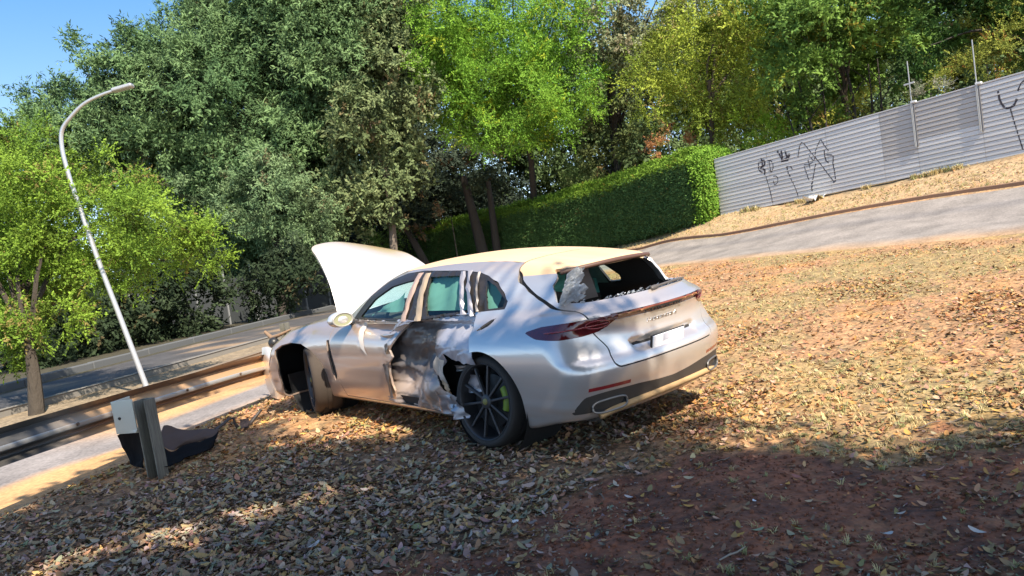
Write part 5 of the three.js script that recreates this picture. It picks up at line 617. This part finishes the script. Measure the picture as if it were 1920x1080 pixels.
  placeW(wl, .0, .80, .352, Math.PI, 0, 0); wl.rotation.set(-.13, Math.PI - .0, .2); placeW(wr, 0, -.80, .355, 0, 0, .4); placeW(wf, 2.80, .80, .352, Math.PI - .36, 0, 1.0); placeW(wfr, 2.95, -.79, .352, -.2, 0, .7);
  // arch liners
  for (const [x, s] of [[-.03, 1], [-.03, -1], [2.93, 1], [2.95, -1]]) { const g = new THREE.CylinderGeometry(.43, .43, .42, 28, 1, true, -Math.PI / 2 - .05, Math.PI + .1); g.rotateX(Math.PI / 2); g.translate(x, .36, -s * .72); const g2 = new THREE.CircleGeometry(.44, 28, 0, Math.PI); g2.translate(x, .36, -s * .52); mesh('arch_liner', join([g, g2]), matt, car); }
}
// torn corner of the front bumper, splayed out ahead of the front wheel
{
  car.updateMatrixWorld(true); const loc = (px, py, d) => car.worldToLocal(spot(px, py, d));
  const rows = [[[491, 652, 9.75], [500, 650, 9.7], [511, 653, 9.65]], [[491, 675, 9.75], [508, 672, 9.55], [528, 672, 9.6]], [[494, 705, 9.75], [512, 702, 9.5], [539, 700, 9.6]], [[502, 730, 9.75], [517, 730, 9.55], [537, 728, 9.65]], [[509, 744, 9.75], [520, 748, 9.6], [532, 748, 9.7]]].map(r => new THREE.CatmullRomCurve3(r.map(q => loc(...q)))), n = 12, m = 20, pos = [], idx = [];
  for (let j = 0; j <= m; j++) for (let i = 0; i <= n; i++) { const f = j / m * 4, k = Math.min(3, Math.floor(f)), w = f - k, s = w * w * (3 - 2 * w), p = rows[k].getPoint(i / n).lerp(rows[k + 1].getPoint(i / n), s); pos.push(p.x, p.y, p.z); } for (let j = 0; j < m; j++) for (let i = 0; i < n; i++) { const a = j * (n + 1) + i; idx.push(a, a + n + 1, a + 1, a + 1, a + n + 1, a + n + 2); }
  mesh('bumper_corner', geoOf(pos, idx), new THREE.MeshPhysicalMaterial({ color: RGB(.74, .66, .58), roughness: .38, metalness: .45, clearcoat: .7, clearcoatRoughness: .15 }), car, 'torn pale front bumper corner hanging ahead of the wheel');
  const clip = std(RGB(.7, .7, .68), .5), clips = [[541, 722, 9.5, .05, .012], [546, 735, 9.45, .09, .012], [536, 738, 9.5, .04, .01]].map(([x, y, d, w, h]) => { const p = loc(x, y, d); return boxAt(w, h, .02, p.x, p.y, p.z, 0, .4, .2, .003); }); clips.forEach(g => mesh('clip', g, clip, car));
  const hd = loc(512, 634, 9.7); mesh('torn_bracket', tube([loc(497, 622, 9.9), loc(510, 634, 9.8), loc(524, 628, 9.7), loc(545, 618, 9.7)], [.02, .03, .022, .012], 6), std(RGB(.28, .18, .11), .7, .2), car); mesh('lamp_socket', (() => { const g = new THREE.SphereGeometry(.07, 12, 8); g.translate(hd.x, hd.y - .06, hd.z); return g; })(), std(RGB(.02, .02, .02), .4), car);
}
// ---------------------------------------------------------------- fallen leaves, twigs and scraps
{
  const leafShape = (seed) => { // a curled dead leaf lying on the ground, about 1 long
    const R = rngOf(seed), pos = [], idx = [], curl = .06 + .32 * R(), cup = .05 + .3 * R(), w0 = .2 + .14 * R(), tw = (R() - .5) * .8, n = 5;
    for (let i = 0; i <= n; i++) { const t = i / n, w = w0 * Math.pow(Math.sin(Math.PI * Math.min(.985, .06 + t * .93)), .8) * (1 - .25 * t), z = t - .5, y = curl * (z * z * 2 - .15) + .03; for (const s of [-1, 0, 1]) { const a = tw * z; pos.push(s * w * Math.cos(a), y + (s ? cup * w : 0) + s * w * Math.sin(a) * .7, z + (s ? .03 * (R() - .5) : 0)); } }
    for (let i = 0; i < n; i++) for (let j = 0; j < 2; j++) { const a = i * 3 + j; idx.push(a, a + 3, a + 1, a + 1, a + 3, a + 4); } return geoOf(pos, idx);
  };
  const shapes = [1, 2, 3, 4, 5, 6].map(leafShape), R = rngOf(2024), all = []; const toCam = new THREE.Matrix4().compose(camera.position, CAMQ, V3(1, 1, 1)).invert();
  const col = () => { const k = R(); return k < .5 ? [.17 + .13 * R(), .15 + .085 * R(), .11 + .06 * R()] : k < .68 ? [.30 + .12 * R(), .19 + .07 * R(), .10 + .04 * R()] : k < .82 ? [.33 + .12 * R(), .27 + .10 * R(), .22 + .08 * R()] : k < .95 ? [.10, .065, .045] : [.42, .29, .11]; };
  const put = (x, z, s, c, tilt) => all.push({ x, z, s, c, yaw: R() * 6.283, tx: (R() - .5) * tilt, tz: (R() - .5) * tilt, g: Math.floor(R() * 6), up: R() });
  const inView = (x, z) => { const p = V3(x, land(x, z), z).applyMatrix4(toCam); if (p.z > -.6) return 0; const px = 960 + 1400 * p.x / -p.z, py = 540 - 1400 * p.y / -p.z; return px > -60 && px < 1980 && py > 300 && py < 1140 ? 1 / -p.z : 0; };
  for (let i = 0; i < 330000; i++) {
    const d = 2.4 + 24 * Math.pow(R(), 2.1), a = (R() - .5) * 1.75, x = Math.sin(a) * d, z = -Math.cos(a) * d; if (offL(x, z) < -5.95 + .25 * (fbm(x * 2, z * 2, 3, 2) - .5) || sideRoad(x, z) > -.25) continue; const v = inView(x, z); if (!v) continue;
    const red = isRed(x, z), n = fbm(x * .8, z * .8, 21, 3), left = sstep(1.6, -.4, x + (z + 4.5) * .25), right = 1 - left; let p = left * clamp(.62 + 2.4 * (n - .46), .08, 1.1) + right * (.20 + .75 * sstep(.45, .68, n)); p *= 1 - .6 * red; p *= clamp(d / 4.6 + .1) * (d > 13 ? .6 : 1); if (d < 7) p *= 1.15; if (R() > p * .9) continue;
    if (red > .4 && R() < .8) { if (R() < .5) put(x, z, .008 + .018 * R(), col(), 1.2); continue; } const s = (left > .5 ? (R() < .45 ? .018 + .024 * R() : .042 + .05 * R() * R()) : .022 + .04 * R()) * (1 + .02 * d), c = col(); if (left > .5 && z > -6.3) { const m = (c[0] + c[1] + c[2]) / 3; for (let q = 0; q < 3; q++) c[q] = lerp(c[q], m * [1.06, 1, .95][q], .1) * 1.06; c[1] *= .95; c[2] *= .92; } if (right > .5) { c[0] *= 1.2; c[1] *= .97; c[2] *= .76; } if (z < -6.3 && right <= .5) { const q = sstep(-6.2, -7.2, z); c[0] *= 1 + .35 * q; c[1] *= 1 + .12 * q; c[2] *= 1 - .2 * q; } put(x, z, s, c, 1.0);  // sun and shade tinted into the leaves: warmer on lit ground, greyer nearby
  }
  // a few that catch the eye: a green round one, and pale ones on the red soil
  for (const [px, py, s, c, g] of [[1420, 1003, .075, [.26, .30, .16], 0], [1663, 1012, .085, [.46, .44, .42], 1], [1833, 1005, .075, [.48, .44, .40], 2], [1690, 970, .05, [.42, .36, .3], 3], [440, 1002, .10, [.56, .36, .13], 0], [830, 940, .07, [.5, .46, .42], 1], [985, 830, .07, [.5, .40, .22], 2], [1180, 938, .06, [.5, .45, .42], 4], [1300, 865, .09, [.6, .46, .22], 3], [300, 972, .06, [.5, .42, .12], 2], [590, 1030, .085, [.45, .42, .4], 5]]) { const v = V3((px - 960) / 1400, -(py - 540) / 1400, -1).applyQuaternion(CAMQ); let t = .5; while (1.6 + v.y * t > land(v.x * t, v.z * t) && t < 40) t += .01; all.push({ x: v.x * t, z: v.z * t, s, c, yaw: R() * 6.28, tx: .5 * (R() - .5), tz: .3 * (R() - .5), g, up: .9, big: 1 }); }
  const place = (o, l) => { const y = land(l.x, l.z) + .004 + l.s * (.06 + .22 * l.up); o.position.set(l.x, y, l.z); o.rotation.set(l.tx, l.yaw, l.tz, 'YXZ'); o.scale.setScalar(l.s); };
  all.sort((p, q) => (q.big || 0) - (p.big || 0) || q.s * inView(q.x, q.z) - p.s * inView(p.x, p.z));
  const mats = []; for (let i = 0; i < 24; i++) { const c = col(); mats.push({ c, m: new THREE.MeshPhysicalMaterial({ color: RGB(...c), roughness: .95, specularIntensity: .15 }) }); } const near = (c) => mats.reduce((b, m) => { const d = m.c.reduce((s, v, i) => s + (v - c[i]) ** 2, 0); return d < b[0] ? [d, m.m] : b; }, [9, null])[1];
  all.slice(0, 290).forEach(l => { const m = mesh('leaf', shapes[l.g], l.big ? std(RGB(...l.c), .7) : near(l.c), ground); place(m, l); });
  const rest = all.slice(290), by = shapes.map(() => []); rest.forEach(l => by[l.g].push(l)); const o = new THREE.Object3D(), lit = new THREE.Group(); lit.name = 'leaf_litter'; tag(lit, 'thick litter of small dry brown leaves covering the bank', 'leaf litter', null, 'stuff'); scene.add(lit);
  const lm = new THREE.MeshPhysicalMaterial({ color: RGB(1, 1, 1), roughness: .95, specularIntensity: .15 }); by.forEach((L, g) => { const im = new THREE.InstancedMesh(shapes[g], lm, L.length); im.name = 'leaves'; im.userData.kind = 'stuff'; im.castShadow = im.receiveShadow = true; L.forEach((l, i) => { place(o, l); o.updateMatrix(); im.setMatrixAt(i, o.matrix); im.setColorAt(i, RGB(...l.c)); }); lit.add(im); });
  console.log('leaves', all.length);
  // twigs on the red soil
  const tw = std(RGB(.17, .13, .10), .9), twp = std(RGB(.34, .28, .22), .85);
  for (let i = 0; i < 46; i++) { const x = lerp(-2.6, 3.4, R()), z = lerp(-2.9, -5.6, R()), a = R() * 6.28, L = .06 + .2 * R() * R(), b = [0, 1, 2, 3].map(k => { const s = (k / 3 - .5) * L, xx = x + Math.cos(a) * s + (R() - .5) * .02, zz = z + Math.sin(a) * s + (R() - .5) * .02; return [xx, land(xx, zz) + .012 + .018 * R(), zz]; }); mesh('twig', tube(b, [.004, .0045, .004, .002].map(v => v * (.7 + R() * .7)), 5), R() < .4 ? twp : tw, ground); }
  // clods and pebbles of earth, one mass
  { const g = new THREE.IcosahedronGeometry(1, 1), p = g.attributes.position; for (let i = 0; i < p.count; i++) { const f = .75 + .5 * noise3(p.getX(i) * 2, p.getY(i) * 2, p.getZ(i) * 2); p.setXYZ(i, p.getX(i) * f, p.getY(i) * f * .6, p.getZ(i) * f); } g.computeVertexNormals(); const L = []; for (let i = 0; i < 60000 && L.length < 7000; i++) { const d = 2.4 + 20 * Math.pow(R(), 1.8), a = (R() - .5) * 1.75, x = Math.sin(a) * d, z = -Math.cos(a) * d; if (offL(x, z) < -6.3 || sideRoad(x, z) > -.1 || !inView(x, z)) continue; const r = isRed(x, z); if (R() > .12 + .75 * r) continue; L.push([x, z, (.004 + .016 * R() * R() * R()) * (1 + d * .08), r]); } const im = new THREE.InstancedMesh(g, std(RGB(1, 1, 1), .95), L.length); im.name = 'pebbles'; tag(im, 'crumbs of red earth and small pebbles scattered over the bank', 'pebbles', null, 'stuff'); L.forEach(([x, z, s, r], i) => { o.position.set(x, land(x, z) + s * .2, z); o.rotation.set(R() * 6, R() * 6, R() * 6); o.scale.set(s, s, s); o.updateMatrix(); im.setMatrixAt(i, o.matrix); const k = .6 + .7 * R(); im.setColorAt(i, RGB(lerp(.34, .19, r) * k, lerp(.22, .072, r) * k, lerp(.12, .04, r) * k)); }); scene.add(im); }
  // dry grass: thin blades among the leaves on the right, along the verge and at the foot of the fence
  { const bl = (() => { const pos = [], idx = [], Q = rngOf(8); for (let i = 0; i < 14; i++) { const a = Q() * 6.28, r = Q() * .35, l = .5 + .6 * Q(), b = .25 + .5 * Q(), x = Math.cos(a * 3) * r, z = Math.sin(a * 3) * r, dx = Math.cos(a), dz = Math.sin(a), k = pos.length / 3, w = .035; pos.push(x - dz * w, 0, z + dx * w, x + dz * w, 0, z - dx * w, x + dx * b * .4 - dz * w * .7, l * .6, z + dz * b * .4 + dx * w * .7, x + dx * b * .4 + dz * w * .7, l * .6, z + dz * b * .4 - dx * w * .7, x + dx * b, l * .8, z + dz * b); idx.push(k, k + 1, k + 2, k + 1, k + 3, k + 2, k + 2, k + 3, k + 4); } return geoOf(pos, idx); })(); const L = [];
    for (let i = 0; i < 90000 && L.length < 9000; i++) { const d = 3 + 22 * Math.pow(R(), 1.3), a = (R() - .35) * 1.5, x = Math.sin(a) * d, z = -Math.cos(a) * d; if (offL(x, z) < -5.6 || sideRoad(x, z) > -.15 || x > lineX(NEAR_EDGE, z) || !inView(x, z)) continue; const g = sstep(.5, .64, fbm(x * .45 + 9, z * .45, 3, 3)) * sstep(.6, 2.4, x) * (1 - isRed(x, z)); if (R() > g * .28 + .012) continue; L.push([x, z, .035 + .05 * R(), 0]); }
    for (let i = 0; i < 900; i++) { const t = R(), x = lerp(FENCE_A.x, FENCE_B.x, t) - .16 - .3 * R() * R(), z = lerp(FENCE_A.z, FENCE_B.z, t) + .1 * R(); if (fbm(x * 1.2, z * 1.2, 4, 2) < .5) continue; L.push([x, z, .10 + .16 * R(), 1]); } for (let i = 0; i < 2500; i++) { const z = lerp(-14, -40, R()), x = lineX(KERB_R, z) + .2 + 2.2 * R(); L.push([x, z, .05 + .06 * R(), .5]); }
    const im = new THREE.InstancedMesh(bl, std(RGB(1, 1, 1), .85), L.length); im.name = 'dry_grass'; tag(im, 'thin dry yellowish grass on the bank and verge', 'dry grass', null, 'stuff'); L.forEach(([x, z, s, k], i) => { o.position.set(x, land(x, z) - .004, z); o.rotation.set(0, R() * 6, 0); o.scale.set(s, s * (k ? 1 : .7), s); o.updateMatrix(); im.setMatrixAt(i, o.matrix); const f = .7 + .5 * R(); im.setColorAt(i, R() < .3 ? RGB(.34 * f, .34 * f, .14 * f) : RGB(.56 * f, .44 * f, .21 * f)); }); scene.add(im); }
  // scraps
  const scrap = (label, px, py, s, c, seed) => { const v = V3((px - 960) / 1400, -(py - 540) / 1400, -1).applyQuaternion(CAMQ); let t = .5; while (1.6 + v.y * t > land(v.x * t, v.z * t) && t < 60) t += .01; const Q = rngOf(seed), pos = [], idx = [], n = 5; for (let j = 0; j <= n; j++) for (let i = 0; i <= n; i++) pos.push((i / n - .5) + .1 * Q(), .12 * Q() + .12 * Math.sin(i * 1.9 + j), (j / n - .5) * .7 + .1 * Q()); for (let j = 0; j < n; j++) for (let i = 0; i < n; i++) { const a = j * (n + 1) + i; idx.push(a, a + n + 1, a + 1, a + 1, a + n + 1, a + n + 2); } const m = mesh('litter_scrap', toCreasedNormals(geoOf(pos, idx), .4), std(RGB(...c), .6), scene); m.position.set(v.x * t, land(v.x * t, v.z * t) + s * .1, v.z * t); m.scale.setScalar(s); m.rotation.y = seed; tag(m, label, 'litter'); };
  scrap('small white scrap of paper on the red soil, lower right', 1414, 940, .022, [.75, .75, .78], 5); scrap('white scrap lying among the leaves below the car, lower middle', 963, 980, .05, [.62, .66, .72], 6); scrap('white plastic sheet crumpled on the verge below the graffiti', 1524, 378, .75, [.78, .78, .76], 7); scrap('small white plastic scrap left of the larger sheet on the verge', 1500, 372, .32, [.7, .72, .76], 8);
}
// ---------------------------------------------------------------- torn black bumper cover lying behind the guardrail post
{
  const b = base('bumper_fragment', -3.2, hSmooth(-3.2, -7.5), -7.5); tag(b, 'torn black plastic bumper cover lying on the ground behind the guardrail post', 'bumper fragment'); const blk = new THREE.MeshPhysicalMaterial({ color: RGB(.008, .0075, .008), roughness: .8, specularIntensity: .2 }), blk2 = std(RGB(.055, .045, .042), .55), dusty = std(RGB(.075, .05, .042), .8);
  const at = (px, py, d) => { const p = spot(px, py, d * .955); return p.sub(b.position); };
  const sheet = (name, rows, mat, bow = 0) => { const c = rows.map(r => new THREE.CatmullRomCurve3(r.map(q => at(...q)), false, 'centripetal')), n = 16, m = 8, pos = [], idx = []; for (let j = 0; j <= m; j++) for (let i = 0; i <= n; i++) { const f = j / m * (rows.length - 1), k = Math.min(rows.length - 2, Math.floor(f)), p = c[k].getPoint(i / n).lerp(c[k + 1].getPoint(i / n), f - k); p.z -= bow * Math.sin(Math.PI * j / m); { const e = fbm(p.x * 9, p.y * 9, p.z * 9, 3) - .5; p.y += .05 * e; p.z += .06 * e; } pos.push(p.x, p.y, p.z); } for (let j = 0; j < m; j++) for (let i = 0; i < n; i++) { const a = j * (n + 1) + i; idx.push(a, a + n + 1, a + 1, a + 1, a + n + 1, a + n + 2); } const P2 = pos.slice(), N = pos.length / 3; for (let i = 0; i < N; i++) P2.push(pos[i * 3], pos[i * 3 + 1] - .006, pos[i * 3 + 2] - .012); const I2 = idx.slice(); for (let i = 0; i < idx.length; i += 3) I2.push(idx[i] + N, idx[i + 2] + N, idx[i + 1] + N); return mesh(name, toCreasedNormals(geoOf(P2, I2), .8), mat, b); };
  sheet('end_flap', [[[219, 816, 7.5], [236, 810, 7.45], [256, 803, 7.4]], [[224, 842, 7.45], [244, 848, 7.4], [262, 850, 7.3]], [[246, 872, 7.4], [256, 876, 7.3], [268, 878, 7.25]]], blk, .05);
  sheet('upper_skin', [[[302, 812, 7.9], [308, 798, 7.95], [342, 806, 7.9], [380, 804, 7.9], [410, 804, 7.9]], [[303, 828, 7.7], [320, 836, 7.7], [345, 826, 7.75], [378, 818, 7.8], [408, 814, 7.85]], [[306, 838, 7.6], [322, 843, 7.6], [336, 838, 7.7], [372, 826, 7.75], [404, 822, 7.8]]], dusty, -.03);
  sheet('torn_lower_skin', [[[292, 822, 7.5], [306, 838, 7.55], [322, 846, 7.6], [352, 832, 7.7], [398, 820, 7.75], [410, 806, 7.8]], [[294, 850, 7.25], [312, 858, 7.3], [330, 858, 7.4], [360, 850, 7.55], [392, 838, 7.65], [406, 828, 7.7]], [[296, 876, 7.0], [314, 876, 7.05], [330, 868, 7.2], [352, 858, 7.4], [388, 846, 7.55], [402, 834, 7.65]]], blk, -.06);
  mesh('loose_strip', tube([at(404, 806, 7.9), at(416, 797, 8.0), at(430, 785, 8.1), at(438, 784, 8.1), at(440, 793, 8.1), at(446, 802, 8.1)], [.018, .016, .014, .018, .014, .02], 6), blk2, b); mesh('loose_strip', tube([at(466, 798, 8.6), at(474, 788, 8.6), at(486, 773, 8.7), at(489, 768, 8.7)], [.03, .02, .016, .02], 6), blk2, b);
  sheet('broken_corner', [[[450, 786, 8.5], [464, 783, 8.5]], [[448, 796, 8.45], [466, 792, 8.45]], [[452, 804, 8.4], [464, 800, 8.4]]], dusty, .02);
}
renderer.render(scene, camera);
